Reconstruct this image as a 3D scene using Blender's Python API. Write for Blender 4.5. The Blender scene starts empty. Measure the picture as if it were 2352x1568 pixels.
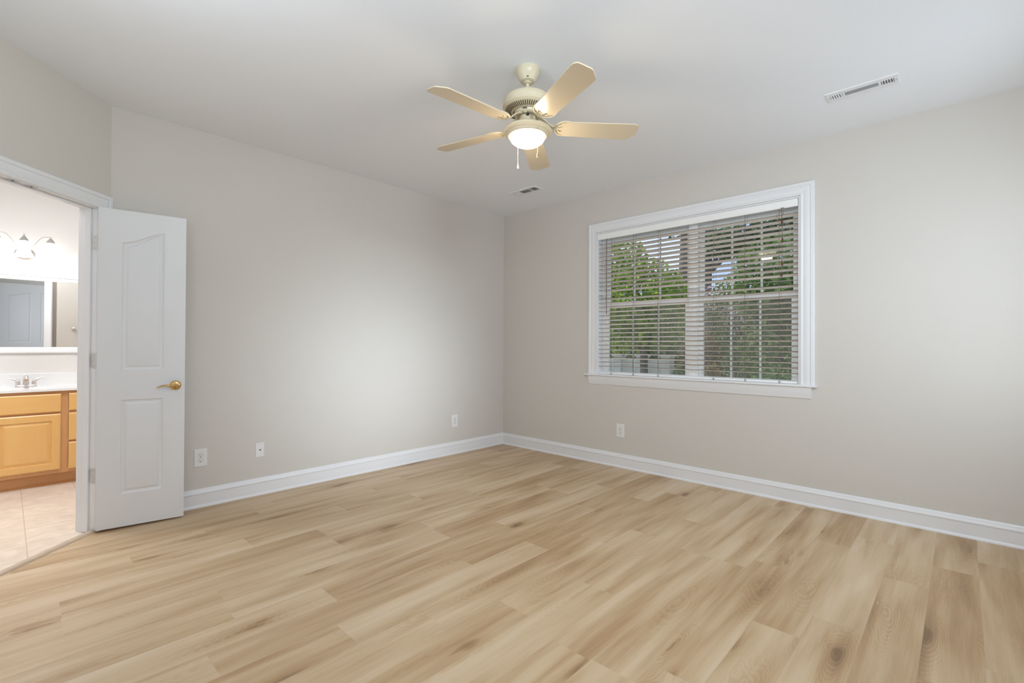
import bpy, bmesh, math, random
from mathutils import Vector, Matrix

random.seed(7)
SC = bpy.context.scene
COL = SC.collection
PI = math.pi
S2 = 2 ** -0.5

# ------------------------------------------------------------------ camera
F_PX = 1096.634
YAW, PITCH, ROLL = 0.7564876, 0.0074773, 0.0046386
CAM = Vector((-4.1371, -4.0472, 1.1908))
fw = Vector((math.cos(YAW) * math.cos(PITCH), math.sin(YAW) * math.cos(PITCH), math.sin(PITCH)))
r0 = Vector((math.sin(YAW), -math.cos(YAW), 0.0))
u0 = r0.cross(fw)
RT = r0 * math.cos(ROLL) + u0 * math.sin(ROLL)
UP = u0 * math.cos(ROLL) - r0 * math.sin(ROLL)
cam_d = bpy.data.cameras.new('camera')
cam_d.sensor_fit = 'HORIZONTAL'
cam_d.sensor_width = 36.0
cam_d.lens = F_PX / 2352 * 36.0
cam_d.clip_start = 0.02
cam_d.clip_end = 300
cam = bpy.data.objects.new('camera', cam_d)
cam.matrix_world = Matrix(((RT.x, UP.x, -fw.x, CAM.x), (RT.y, UP.y, -fw.y, CAM.y), (RT.z, UP.z, -fw.z, CAM.z), (0, 0, 0, 1)))
COL.objects.link(cam)
SC.camera = cam


def ray(px, py):
    return fw * F_PX + RT * (px - 1176) + UP * (784 - py)


def at_x(px, py, X):
    d = ray(px, py)
    return CAM + d * ((X - CAM.x) / d.x)


# ------------------------------------------------------------------ view, world, lights
SC.view_settings.view_transform = 'Standard'
SC.view_settings.look = 'None'
SC.view_settings.gamma = 1.0
SC.view_settings.use_curve_mapping = False
SC.view_settings.exposure = 0.0
SC.cycles.use_denoising = True
SC.cycles.max_bounces = 10
SC.cycles.diffuse_bounces = 6
SC.cycles.transparent_max_bounces = 16
SC.cycles.sample_clamp_indirect = 6.0
SC.cycles.caustics_reflective = False
SC.cycles.caustics_refractive = False

world = bpy.data.worlds.new('sky')
SC.world = world
world.use_nodes = True
wn, wl = world.node_tree.nodes, world.node_tree.links
wn.clear()
w_out = wn.new('ShaderNodeOutputWorld')
w_bg = wn.new('ShaderNodeBackground')
w_tc = wn.new('ShaderNodeTexCoord')
w_no = wn.new('ShaderNodeTexNoise')
w_no.inputs['Scale'].default_value = 5.0
w_no.inputs['Detail'].default_value = 5.0
w_cr = wn.new('ShaderNodeValToRGB')
w_cr.color_ramp.elements[0].position = 0.42
w_cr.color_ramp.elements[0].color = (0.50, 0.66, 1.0, 1)
w_cr.color_ramp.elements[1].position = 0.62
w_cr.color_ramp.elements[1].color = (0.95, 0.97, 1.0, 1)
wl.new(w_tc.outputs['Generated'], w_no.inputs['Vector'])
wl.new(w_no.outputs['Fac'], w_cr.inputs['Fac'])
wl.new(w_cr.outputs['Color'], w_bg.inputs['Color'])
w_bg.inputs['Strength'].default_value = 1.15
wl.new(w_bg.outputs['Background'], w_out.inputs['Surface'])


def light(name, kind, loc, direction, energy, color=(1, 1, 1), **kw):
    d = bpy.data.lights.new(name, kind)
    d.energy = energy
    d.color = color
    for k, v in kw.items():
        setattr(d, k, v)
    o = bpy.data.objects.new(name, d)
    o.location = loc
    if direction is not None:
        o.rotation_euler = Vector(direction).to_track_quat('-Z', 'Y').to_euler()
    COL.objects.link(o)
    return o


light('sun', 'SUN', (0, 20, 20), (0.05, -0.75, -0.62), 5.0, (1.0, 0.95, 0.86), angle=0.02)
# added fill lights, set in the two made-up windows behind the camera
FILL_TINT = (0.79, 0.90, 1.0)
light('rear_fill_light', 'AREA', (-0.95, -4.60, 1.50), (0, 1, 0.0), 16, FILL_TINT, shape='RECTANGLE', size=1.1, size_y=1.4)
light('side_fill_light', 'AREA', (-4.46, -3.10, 1.50), (1, 0.0, 0.0), 10, FILL_TINT, shape='RECTANGLE', size=1.9, size_y=1.4, spread=math.radians(150))
# added flash-like fill lights, out of view: one aimed past the camera, one bounced off the ceiling beside the doorway
light('camera_fill_light', 'AREA', (-3.3, -4.3, 2.45), (2.5, 4.0, -1.15), 31, FILL_TINT, shape='DISK', size=0.5)
light('ceiling_bounce_fill', 'AREA', (-4.32, -2.3, 1.90), (0.05, 0.05, 1.0), 13.5, FILL_TINT, shape='DISK', size=0.2)
# added narrow lights that throw soft bright patches on the facing walls
light('left_wall_patch_light', 'AREA', (-1.75, -4.60, 1.45), (0.02, 1, -0.14), 5.2, FILL_TINT, shape='RECTANGLE', size=0.9, size_y=0.9, spread=math.radians(34))
light('right_wall_patch_light', 'AREA', (-4.46, -4.22, 1.50), (1, -0.03, 0.01), 0.8, FILL_TINT, shape='RECTANGLE', size=0.4, size_y=0.9, spread=math.radians(50))


# ------------------------------------------------------------------ materials
def mat(name, color=(0.8, 0.8, 0.8), rough=0.5, metal=0.0, spec=0.5, emit=None, estr=0.0):
    m = bpy.data.materials.new(name)
    m.use_nodes = True
    b = m.node_tree.nodes['Principled BSDF']
    b.inputs['Base Color'].default_value = (*color, 1)
    b.inputs['Roughness'].default_value = rough
    b.inputs['Metallic'].default_value = metal
    b.inputs['Specular IOR Level'].default_value = spec
    if emit:
        b.inputs['Emission Color'].default_value = (*emit, 1)
        b.inputs['Emission Strength'].default_value = estr
    return m


def nodes(m):
    nt = m.node_tree
    return nt.nodes, nt.links, nt.nodes['Principled BSDF']


def add_noise_bump(m, scale, strength, detail=3.0, dist=0.002, var=0.0):
    n, l, b = nodes(m)
    tc = n.new('ShaderNodeTexCoord')
    no = n.new('ShaderNodeTexNoise')
    no.inputs['Scale'].default_value = scale
    no.inputs['Detail'].default_value = detail
    l.new(tc.outputs['Object'], no.inputs['Vector'])
    bp = n.new('ShaderNodeBump')
    bp.inputs['Strength'].default_value = strength
    bp.inputs['Distance'].default_value = dist
    l.new(no.outputs['Fac'], bp.inputs['Height'])
    l.new(bp.outputs['Normal'], b.inputs['Normal'])
    if var > 0:
        c = b.inputs['Base Color'].default_value[:]
        no2 = n.new('ShaderNodeTexNoise')
        no2.inputs['Scale'].default_value = 2.2
        l.new(tc.outputs['Object'], no2.inputs['Vector'])
        mx = n.new('ShaderNodeMix')
        mx.data_type = 'RGBA'
        mx.inputs['A'].default_value = tuple(x * (1 - var) for x in c[:3]) + (1,)
        mx.inputs['B'].default_value = tuple(min(1, x * (1 + var)) for x in c[:3]) + (1,)
        l.new(no2.outputs['Fac'], mx.inputs['Factor'])
        l.new(mx.outputs['Result'], b.inputs['Base Color'])
    return m


def math_node(n, l, op, a, b=None, c=None):
    k = n.new('ShaderNodeMath')
    k.operation = op
    for i, v in enumerate((a, b, c)):
        if v is None:
            continue
        if isinstance(v, (int, float)):
            k.inputs[i].default_value = v
        else:
            l.new(v, k.inputs[i])
    return k.outputs[0]


M = {}
M['wall'] = add_noise_bump(mat('wall_paint', (0.640, 0.606, 0.560), 0.62, spec=0.3), 260, 0.08, var=0.012)
M['bath_wall'] = add_noise_bump(mat('bath_wall_paint', (0.765, 0.75, 0.73), 0.65, spec=0.3), 260, 0.08)
M['ceiling'] = add_noise_bump(mat('ceiling_paint', (0.865, 0.885, 0.915), 0.9, spec=0.1), 180, 0.1)
M['trim'] = add_noise_bump(mat('trim_gloss_paint', (0.80, 0.805, 0.82), 0.32, spec=0.45), 30, 0.02)
M['door'] = add_noise_bump(mat('door_paint', (0.74, 0.745, 0.755), 0.4, spec=0.4), 40, 0.03)
M['vinyl'] = mat('white_vinyl', (0.88, 0.88, 0.87), 0.35)
M['plate'] = mat('white_plastic', (0.80, 0.79, 0.78), 0.35)
M['dark'] = mat('dark_slot', (0.02, 0.018, 0.016), 0.6)
M['duct'] = mat('duct_interior', (0.10, 0.10, 0.10), 0.8)
M['screw'] = mat('screw_metal', (0.45, 0.44, 0.42), 0.4, metal=0.8)
M['nickel'] = mat('brushed_nickel', (0.62, 0.60, 0.58), 0.32, metal=1.0)
M['chrome'] = mat('satin_chrome', (0.75, 0.75, 0.76), 0.36, metal=1.0)
M['hinge'] = mat('hinge_steel', (0.60, 0.60, 0.61), 0.42, metal=0.9)
M['hinge_white'] = mat('painted_hinge', (0.70, 0.70, 0.69), 0.4)
M['brass'] = mat('polished_brass', (0.66, 0.44, 0.17), 0.2, metal=1.0)
M['cream'] = mat('cream_enamel', (0.66, 0.58, 0.41), 0.34, spec=0.5)
M['blade'] = add_noise_bump(mat('cream_blade', (0.66, 0.56, 0.40), 0.24, spec=0.6), 12, 0.01)
M['slot'] = mat('brown_slot', (0.10, 0.075, 0.045), 0.7)
M['slat'] = mat('blind_slat', (0.91, 0.855, 0.785), 0.42)
M['slat_edge'] = mat('slat_edge_brown', (0.085, 0.055, 0.040), 0.6)  # dark brown strip along each slat's front edge
M['cord'] = mat('blind_cord', (0.20, 0.14, 0.11), 0.8)
M['tassel'] = mat('wood_tassel', (0.10, 0.035, 0.02), 0.4)
M['wand'] = mat('grey_wand', (0.18, 0.16, 0.16), 0.35)
M['marble'] = mat('cultured_marble', (0.83, 0.83, 0.83), 0.18)
M['mirror'] = mat('mirror_glass', (0.93, 0.94, 0.94), 0.0, metal=1.0)
M['bowl'] = mat('lit_glass_bowl', (0.95, 0.9, 0.8), 0.25, emit=(1.0, 0.84, 0.60), estr=6.5)
M['shade'] = mat('lit_bell_glass', (0.95, 0.95, 0.93), 0.3, emit=(1.0, 0.97, 0.93), estr=1.6)
M['bark'] = add_noise_bump(mat('bark', (0.17, 0.145, 0.14), 0.9, spec=0.1), 9, 0.7, dist=0.05, var=0.3)
M['pale_wall'] = add_noise_bump(mat('pale_garden_wall', (0.72, 0.70, 0.74), 0.8, spec=0.2), 20, 0.2, var=0.06)
M['grass'] = add_noise_bump(mat('lawn', (0.16, 0.22, 0.07), 0.95, spec=0.1), 30, 0.6, dist=0.03, var=0.35)


def glass_mat(name, tint=(1, 1, 1), refl=1.0):
    m = bpy.data.materials.new(name)
    m.use_nodes = True
    n, l = m.node_tree.nodes, m.node_tree.links
    n.clear()
    o = n.new('ShaderNodeOutputMaterial')
    t = n.new('ShaderNodeBsdfTransparent')
    t.inputs['Color'].default_value = (*tint, 1)
    g = n.new('ShaderNodeBsdfGlossy')
    g.inputs['Roughness'].default_value = 0.0
    fr = n.new('ShaderNodeFresnel')
    fr.inputs['IOR'].default_value = 1.5
    k = math_node(n, l, 'MULTIPLY', fr.outputs[0], refl)
    mx = n.new('ShaderNodeMixShader')
    l.new(k, mx.inputs[0])
    l.new(t.outputs[0], mx.inputs[1])
    l.new(g.outputs[0], mx.inputs[2])
    l.new(mx.outputs[0], o.inputs['Surface'])
    return m


M['glass'] = glass_mat('window_glass', (0.97, 0.985, 0.975), 1.5)


def screen_mat():
    m = bpy.data.materials.new('insect_mesh')
    m.use_nodes = True
    n, l = m.node_tree.nodes, m.node_tree.links
    n.clear()
    o = n.new('ShaderNodeOutputMaterial')
    t = n.new('ShaderNodeBsdfTransparent')
    d = n.new('ShaderNodeBsdfDiffuse')
    d.inputs['Color'].default_value = (0.42, 0.41, 0.38, 1)
    mx = n.new('ShaderNodeMixShader')
    mx.inputs[0].default_value = 0.36
    l.new(t.outputs[0], mx.inputs[1])
    l.new(d.outputs[0], mx.inputs[2])
    l.new(mx.outputs[0], o.inputs['Surface'])
    return m


M['screen'] = screen_mat()


def leaf_mat(name, c1, c2):
    m = bpy.data.materials.new(name)
    m.use_nodes = True
    n, l = m.node_tree.nodes, m.node_tree.links
    n.clear()
    o = n.new('ShaderNodeOutputMaterial')
    ge = n.new('ShaderNodeNewGeometry')
    cr = n.new('ShaderNodeValToRGB')
    cr.color_ramp.elements[0].color = (*c1, 1)
    cr.color_ramp.elements[1].color = (*c2, 1)
    l.new(ge.outputs['Random Per Island'], cr.inputs['Fac'])
    d = n.new('ShaderNodeBsdfDiffuse')
    t = n.new('ShaderNodeBsdfTranslucent')
    l.new(cr.outputs['Color'], d.inputs['Color'])
    l.new(cr.outputs['Color'], t.inputs['Color'])
    mx = n.new('ShaderNodeMixShader')
    mx.inputs[0].default_value = 0.45
    l.new(d.outputs[0], mx.inputs[1])
    l.new(t.outputs[0], mx.inputs[2])
    l.new(mx.outputs[0], o.inputs['Surface'])
    return m


M['leaf_bright'] = leaf_mat('bright_leaf', (0.10, 0.22, 0.02), (0.42, 0.58, 0.10))
M['leaf_dark'] = leaf_mat('dark_leaf', (0.03, 0.07, 0.02), (0.16, 0.26, 0.07))
M['leaf_mid'] = leaf_mat('mid_leaf', (0.06, 0.13, 0.04), (0.26, 0.38, 0.14))
M['leaf_pine'] = leaf_mat('pine_needle', (0.05, 0.09, 0.05), (0.20, 0.28, 0.14))
M['leaf_bronze'] = leaf_mat('bronze_leaf', (0.10, 0.06, 0.02), (0.30, 0.24, 0.07))
M['petal'] = leaf_mat('pale_petal', (0.70, 0.52, 0.60), (0.95, 0.88, 0.92))


def plank_mat():
    m = mat('oak_vinyl_plank', (0.5, 0.4, 0.3), 0.42, spec=0.38)
    n, l, b = nodes(m)
    uv = n.new('ShaderNodeUVMap')
    uv.uv_map = 'plank'
    at = n.new('ShaderNodeAttribute')
    at.attribute_name = 'tone'
    sx = n.new('ShaderNodeSeparateXYZ')
    l.new(uv.outputs['UV'], sx.inputs[0])
    U, V = sx.outputs[0], sx.outputs[1]
    sc = n.new('ShaderNodeSeparateColor')
    l.new(at.outputs['Color'], sc.inputs[0])
    TONE, SEED = sc.outputs[0], sc.outputs[1]
    seedz = math_node(n, l, 'MULTIPLY', SEED, 37.0)

    def noise(us, vs, detail=2.0, rough=0.5, dz=0.0, dist=0.0):
        cb = n.new('ShaderNodeCombineXYZ')
        l.new(math_node(n, l, 'MULTIPLY', U, us), cb.inputs[0])
        l.new(math_node(n, l, 'MULTIPLY', V, vs), cb.inputs[1])
        l.new(math_node(n, l, 'ADD', seedz, dz), cb.inputs[2])
        t = n.new('ShaderNodeTexNoise')
        t.inputs['Scale'].default_value = 1.0
        t.inputs['Detail'].default_value = detail
        t.inputs['Roughness'].default_value = rough
        t.inputs['Distortion'].default_value = dist
        l.new(cb.outputs[0], t.inputs['Vector'])
        return t.outputs['Fac']

    cloud = noise(0.9, 9.0, 2.0, 0.5, 0.0, 0.3)
    cloud2 = noise(2.2, 30.0, 3.0, 0.55, 5.0, 0.3)
    fibre = noise(6.0, 330.0, 2.0, 0.6, 9.0)
    wob = math_node(n, l, 'SUBTRACT', noise(3.0, 12.0, 2.0, 0.5, 13.0), 0.5)
    # growth rings around scattered knots
    vo = n.new('ShaderNodeTexVoronoi')
    vo.inputs['Scale'].default_value = 1.0
    cb = n.new('ShaderNodeCombineXYZ')
    l.new(math_node(n, l, 'MULTIPLY_ADD', U, 1.6, math_node(n, l, 'MULTIPLY', wob, 0.40)), cb.inputs[0])
    l.new(math_node(n, l, 'MULTIPLY_ADD', V, 6.4, math_node(n, l, 'MULTIPLY', wob, 0.55)), cb.inputs[1])
    l.new(seedz, cb.inputs[2])
    l.new(cb.outputs[0], vo.inputs['Vector'])
    D = vo.outputs['Distance']
    hs = n.new('ShaderNodeSeparateColor')
    l.new(vo.outputs['Color'], hs.inputs[0])
    rnd1, rnd2 = hs.outputs[0], hs.outputs[1]
    ph = math_node(n, l, 'MULTIPLY_ADD', D, 112.0, math_node(n, l, 'MULTIPLY', wob, 42.0))
    band = math_node(n, l, 'MULTIPLY_ADD', math_node(n, l, 'SINE', ph), 0.5, 0.5)
    bmask = n.new('ShaderNodeMapRange')
    bmask.inputs['From Min'].default_value = 0.62
    bmask.inputs['From Max'].default_value = 0.10
    l.new(D, bmask.inputs['Value'])
    bstr = math_node(n, l, 'MULTIPLY', bmask.outputs[0], math_node(n, l, 'GREATER_THAN', rnd1, 0.30))
    band = math_node(n, l, 'MULTIPLY', band, bstr)
    halo = math_node(n, l, 'MULTIPLY', math_node(n, l, 'POWER', bmask.outputs[0], 2.2), rnd2)
    kn = n.new('ShaderNodeMapRange')
    kn.inputs['From Min'].default_value = 0.15
    kn.inputs['From Max'].default_value = 0.02
    l.new(D, kn.inputs['Value'])
    knot = math_node(n, l, 'MULTIPLY', kn.outputs[0], math_node(n, l, 'GREATER_THAN', rnd2, 0.45))
    # darkness = tone + clouds + lines
    d = math_node(n, l, 'MULTIPLY_ADD', math_node(n, l, 'SUBTRACT', cloud, 0.5), 1.0, TONE)
    d = math_node(n, l, 'MULTIPLY_ADD', math_node(n, l, 'SUBTRACT', cloud2, 0.5), 0.30, d)
    d = math_node(n, l, 'MULTIPLY_ADD', math_node(n, l, 'SUBTRACT', fibre, 0.5), 0.20, d)
    d = math_node(n, l, 'MULTIPLY_ADD', band, 0.13, d)
    d = math_node(n, l, 'MULTIPLY_ADD', halo, 0.26, d)
    d = math_node(n, l, 'MULTIPLY_ADD', knot, 0.34, d)
    d = math_node(n, l, 'SUBTRACT', d, 0.02)
    cr = n.new('ShaderNodeValToRGB')
    e = cr.color_ramp.elements
    e[0].position = 0.0
    e[0].color = (0.70, 0.565, 0.415, 1)
    e[1].position = 1.0
    e[1].color = (0.225, 0.135, 0.068, 1)
    x = e.new(0.33)
    x.color = (0.60, 0.445, 0.280, 1)
    x = e.new(0.62)
    x.color = (0.44, 0.285, 0.150, 1)
    l.new(d, cr.inputs['Fac'])
    # bevelled seams
    edge = math_node(n, l, 'GREATER_THAN', math_node(n, l, 'ABSOLUTE', V), 0.0893)
    mx = n.new('ShaderNodeMix')
    mx.data_type = 'RGBA'
    mx.inputs['B'].default_value = (0.30, 0.215, 0.14, 1)
    l.new(math_node(n, l, 'MULTIPLY', edge, 0.16), mx.inputs['Factor'])
    l.new(cr.outputs['Color'], mx.inputs['A'])
    l.new(mx.outputs['Result'], b.inputs['Base Color'])
    rg = math_node(n, l, 'MULTIPLY_ADD', fibre, 0.18, 0.33)
    l.new(rg, b.inputs['Roughness'])
    bp = n.new('ShaderNodeBump')
    bp.inputs['Strength'].default_value = 0.12
    bp.inputs['Distance'].default_value = 0.001
    l.new(fibre, bp.inputs['Height'])
    l.new(bp.outputs['Normal'], b.inputs['Normal'])
    return m


M['plank'] = plank_mat()


def tile_mat():
    m = mat('beige_tile', (0.70, 0.56, 0.44), 0.22, spec=0.5)
    n, l, b = nodes(m)
    ge = n.new('ShaderNodeNewGeometry')
    sx = n.new('ShaderNodeSeparateXYZ')
    l.new(ge.outputs['Position'], sx.inputs[0])

    def line(c, off):
        f = math_node(n, l, 'MODULO', math_node(n, l, 'ADD', c, off + 30 * 0.3085), 0.3085)
        f = math_node(n, l, 'ABSOLUTE', math_node(n, l, 'SUBTRACT', f, 0.15425))
        return math_node(n, l, 'GREATER_THAN', f, 0.15425 - 0.0026)
    g = math_node(n, l, 'MAXIMUM', line(sx.outputs[0], 4.045), line(sx.outputs[1], 0.0))
    no = n.new('ShaderNodeTexNoise')
    no.inputs['Scale'].default_value = 7.0
    no.inputs['Detail'].default_value = 5.0
    no.inputs['Distortion'].default_value = 1.2
    l.new(ge.outputs['Position'], no.inputs['Vector'])
    cr = n.new('ShaderNodeValToRGB')
    cr.color_ramp.elements[0].position = 0.3
    cr.color_ramp.elements[0].color = (0.74, 0.64, 0.55, 1)
    cr.color_ramp.elements[1].position = 0.7
    cr.color_ramp.elements[1].color = (0.86, 0.77, 0.68, 1)
    l.new(no.outputs['Fac'], cr.inputs['Fac'])
    mx = n.new('ShaderNodeMix')
    mx.data_type = 'RGBA'
    l.new(g, mx.inputs['Factor'])
    l.new(cr.outputs['Color'], mx.inputs['A'])
    mx.inputs['B'].default_value = (0.63, 0.52, 0.46, 1)
    l.new(mx.outputs['Result'], b.inputs['Base Color'])
    return m


M['tile'] = tile_mat()


def wood_mat(name, c1, c2, axis='X', rough=0.35):
    m = mat(name, c1, rough)
    n, l, b = nodes(m)
    tc = n.new('ShaderNodeTexCoord')
    mp = n.new('ShaderNodeMapping')
    s = {'X': (2.5, 30, 40), 'Z': (30, 30, 2.5)}[axis]
    mp.inputs['Scale'].default_value = s
    l.new(tc.outputs['Object'], mp.inputs['Vector'])
    no = n.new('ShaderNodeTexNoise')
    no.inputs['Scale'].default_value = 1.0
    no.inputs['Detail'].default_value = 4.0
    no.inputs['Distortion'].default_value = 0.6
    l.new(mp.outputs['Vector'], no.inputs['Vector'])
    mx = n.new('ShaderNodeMix')
    mx.data_type = 'RGBA'
    mx.inputs['A'].default_value = (*c1, 1)
    mx.inputs['B'].default_value = (*c2, 1)
    l.new(no.outputs['Fac'], mx.inputs['Factor'])
    l.new(mx.outputs['Result'], b.inputs['Base Color'])
    return m


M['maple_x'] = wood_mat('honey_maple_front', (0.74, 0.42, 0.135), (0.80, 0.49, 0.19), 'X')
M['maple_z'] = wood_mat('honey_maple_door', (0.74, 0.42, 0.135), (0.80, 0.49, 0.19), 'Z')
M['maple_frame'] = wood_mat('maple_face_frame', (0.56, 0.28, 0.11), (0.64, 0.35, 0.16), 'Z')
M['threshold'] = wood_mat('oak_threshold', (0.52, 0.40, 0.29), (0.62, 0.50, 0.39), 'X')


# ------------------------------------------------------------------ mesh builder
class MB:
    def __init__(self):
        self.bm = bmesh.new()

    def poly(self, pts):
        return self.bm.faces.new([self.bm.verts.new(p) for p in pts])

    def box(self, a, b):
        x0, y0, z0 = a
        x1, y1, z1 = b
        v = [self.bm.verts.new(p) for p in ((x0, y0, z0), (x1, y0, z0), (x1, y1, z0), (x0, y1, z0), (x0, y0, z1), (x1, y0, z1), (x1, y1, z1), (x0, y1, z1))]
        for f in ((0, 3, 2, 1), (4, 5, 6, 7), (0, 1, 5, 4), (1, 2, 6, 5), (2, 3, 7, 6), (3, 0, 4, 7)):
            self.bm.faces.new([v[i] for i in f])
        return self

    def obox(self, o, A, B, C, a, b, c):
        """box in the frame A,B,C at o; a,b,c are (min,max)"""
        o, A, B, C = Vector(o), Vector(A), Vector(B), Vector(C)
        P = lambda i, j, k: o + A * a[i] + B * b[j] + C * c[k]
        v = [self.bm.verts.new(P(*q)) for q in ((0, 0, 0), (1, 0, 0), (1, 1, 0), (0, 1, 0), (0, 0, 1), (1, 0, 1), (1, 1, 1), (0, 1, 1))]
        for f in ((0, 3, 2, 1), (4, 5, 6, 7), (0, 1, 5, 4), (1, 2, 6, 5), (2, 3, 7, 6), (3, 0, 4, 7)):
            self.bm.faces.new([v[i] for i in f])
        return self

    def prism(self, pts, z0, z1):
        lo = [self.bm.verts.new((p[0], p[1], z0)) for p in pts]
        hi = [self.bm.verts.new((p[0], p[1], z1)) for p in pts]
        self.bm.faces.new(lo[::-1])
        self.bm.faces.new(hi)
        k = len(pts)
        for i in range(k):
            j = (i + 1) % k
            self.bm.faces.new((lo[i], lo[j], hi[j], hi[i]))
        return self

    def sweep(self, prof, p0, p1, A, B, m0=0.0, m1=0.0):
        """closed profile (a,b) swept from p0 to p1; mitred by m*a at the ends"""
        p0, p1, A, B = Vector(p0), Vector(p1), Vector(A), Vector(B)
        d = (p1 - p0).normalized()
        s = [self.bm.verts.new(p0 + A * a + B * b + d * (m0 * a)) for a, b in prof]
        e = [self.bm.verts.new(p1 + A * a + B * b - d * (m1 * a)) for a, b in prof]
        k = len(prof)
        for i in range(k):
            j = (i + 1) % k
            self.bm.faces.new((s[i], s[j], e[j], e[i]))
        self.bm.faces.new(s[::-1])
        self.bm.faces.new(e)
        return self

    def lathe(self, prof, o=(0, 0, 0), axis=(0, 0, 1), n=32, close=True):
        """profile of (radius, height) about axis through o"""
        o = Vector(o)
        q = Vector((0, 0, 1)).rotation_difference(Vector(axis))
        rings = []
        for r, h in prof:
            if r < 1e-6:
                rings.append([self.bm.verts.new(o + q @ Vector((0, 0, h)))])
            else:
                rings.append([self.bm.verts.new(o + q @ Vector((r * math.cos(2 * PI * i / n), r * math.sin(2 * PI * i / n), h))) for i in range(n)])
        for a, b in zip(rings, rings[1:]):
            for i in range(n):
                j = (i + 1) % n
                if len(a) == 1 and len(b) == 1:
                    continue
                if len(a) == 1:
                    self.bm.faces.new((a[0], b[i], b[j]))
                elif len(b) == 1:
                    self.bm.faces.new((a[i], b[0], a[j]))
                else:
                    self.bm.faces.new((a[i], b[i], b[j], a[j]))
        if close:
            for rg in (rings[0], rings[-1]):
                if len(rg) > 2:
                    try:
                        self.bm.faces.new(rg)
                    except ValueError:
                        pass
        return self

    def tube(self, pts, r, n=8, caps=True):
        pts = [Vector(p) for p in pts]
        rs = r if isinstance(r, (list, tuple)) else [r] * len(pts)
        rings = []
        up = None
        for i, p in enumerate(pts):
            t = (pts[min(i + 1, len(pts) - 1)] - pts[max(i - 1, 0)]).normalized()
            if up is None:
                up = t.orthogonal().normalized()
            up = (up - t * up.dot(t)).normalized()
            w = t.cross(up)
            rings.append([self.bm.verts.new(p + (up * math.cos(2 * PI * k / n) + w * math.sin(2 * PI * k / n)) * rs[i]) for k in range(n)])
        for a, b in zip(rings, rings[1:]):
            for i in range(n):
                j = (i + 1) % n
                self.bm.faces.new((a[i], a[j], b[j], b[i]))
        if caps:
            self.bm.faces.new(rings[0][::-1])
            self.bm.faces.new(rings[-1])
        return self

    def build(self, name, material, parent=None, smooth=None, bevel=0.0, recalc=True, seg=2):
        if recalc:
            bmesh.ops.recalc_face_normals(self.bm, faces=self.bm.faces[:])
        me = bpy.data.meshes.new(name)
        self.bm.to_mesh(me)
        self.bm.free()
        o = bpy.data.objects.new(name, me)
        me.materials.append(material)
        COL.objects.link(o)
        if parent is not None:
            o.parent = parent
            o.matrix_parent_inverse = Matrix.Identity(4)
        if smooth is not None:
            for p in me.polygons:
                p.use_smooth = True
            me.set_sharp_from_angle(angle=math.radians(smooth))
        if bevel > 0:
            b = o.modifiers.new('bevel', 'BEVEL')
            b.width = bevel
            b.segments = seg
            b.limit_method = 'ANGLE'
            b.angle_limit = math.radians(40)
        return o


def tag(o, label, cat, group=None, kind=None):
    o['label'] = label
    o['category'] = cat
    if group:
        o['group'] = group
    if kind:
        o['kind'] = kind
    return o


def thing(name, label, cat, loc=(0, 0, 0), rz=0.0, group=None, kind=None):
    o = bpy.data.objects.new(name, None)
    o.empty_display_size = 0.1
    o.location = loc
    o.rotation_euler = (0, 0, rz)
    COL.objects.link(o)
    return tag(o, label, cat, group, kind)


def struct(name, mb, material, label, cat, **kw):
    return tag(mb.build(name, material, **kw), label, cat, kind='structure')


def copy_tree(o, parent=None):
    c = o.copy()
    COL.objects.link(c)
    if parent is not None:
        c.parent = parent
    for ch in list(o.children):
        copy_tree(ch, c)
    return c


# ------------------------------------------------------------------ room shell
H = 2.743
L = 3.675            # wall_left runs x = -L .. 0 at y = 0
WT = 0.1145          # partition thickness
XW, YR = -4.46, -4.60
TE = (XW + L) / -S2  # length of the diagonal wall
AW = Vector((-L, 0, 0))            # start of the diagonal wall (bedroom face)
AD = Vector((-S2, -S2, 0))         # along it
AN = Vector((S2, -S2, 0))          # its normal into the bedroom
T0, T1, ZH = 0.095, 1.019, 2.045   # door opening
BX0, BX1, BY0, BY1 = -5.40, -2.95, -0.95, 2.0


def A(t, u, z):
    p = AW + AD * t + AN * u
    return Vector((p.x, p.y, z))


UPZ = Vector((0, 0, 1))

# bedroom floor of planks
PW, PL, PY0 = 0.1812, 1.205, -3.745
known = {-3: [-0.43], -2: [-0.665], -1: [-1.005], 0: [-0.475], 1: [-0.697], 2: [-1.264], 3: [-1.397], 4: [-0.20], 5: [-0.93],
         6: [-1.345], 7: [-1.65], 8: [-1.96], 9: [-1.19], 10: [-0.66], 11: [-2.242], 12: [-1.02], 13: [-0.35], 14: [-1.55],
         15: [-3.129], 16: [-2.45], 17: [-0.85], 18: [-1.7], 19: [-2.75], 20: [-0.5]}
tones = {(8, -1.96): 0.54, (9, -2.395): 0.52, (10, -1.865): 0.38, (2, -1.264): 0.50, (0, -1.68): 0.38, (1, -0.697): 0.52, (15, -3.129): 0.41,
         (3, -1.397): 0.36, (7, -1.65): 0.46, (9, -1.19): 0.48, (8, -3.165): 0.35, (6, -1.345): 0.44, (11, -2.242): 0.50}
bm = bmesh.new()
uvl = bm.loops.layers.uv.new('plank')
tl = bm.loops.layers.float_color.new('tone')
poly = [(0, 0), (-L, 0), (XW, XW + L), (XW, YR), (0, YR)]
rnd = random.Random(11)
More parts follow.
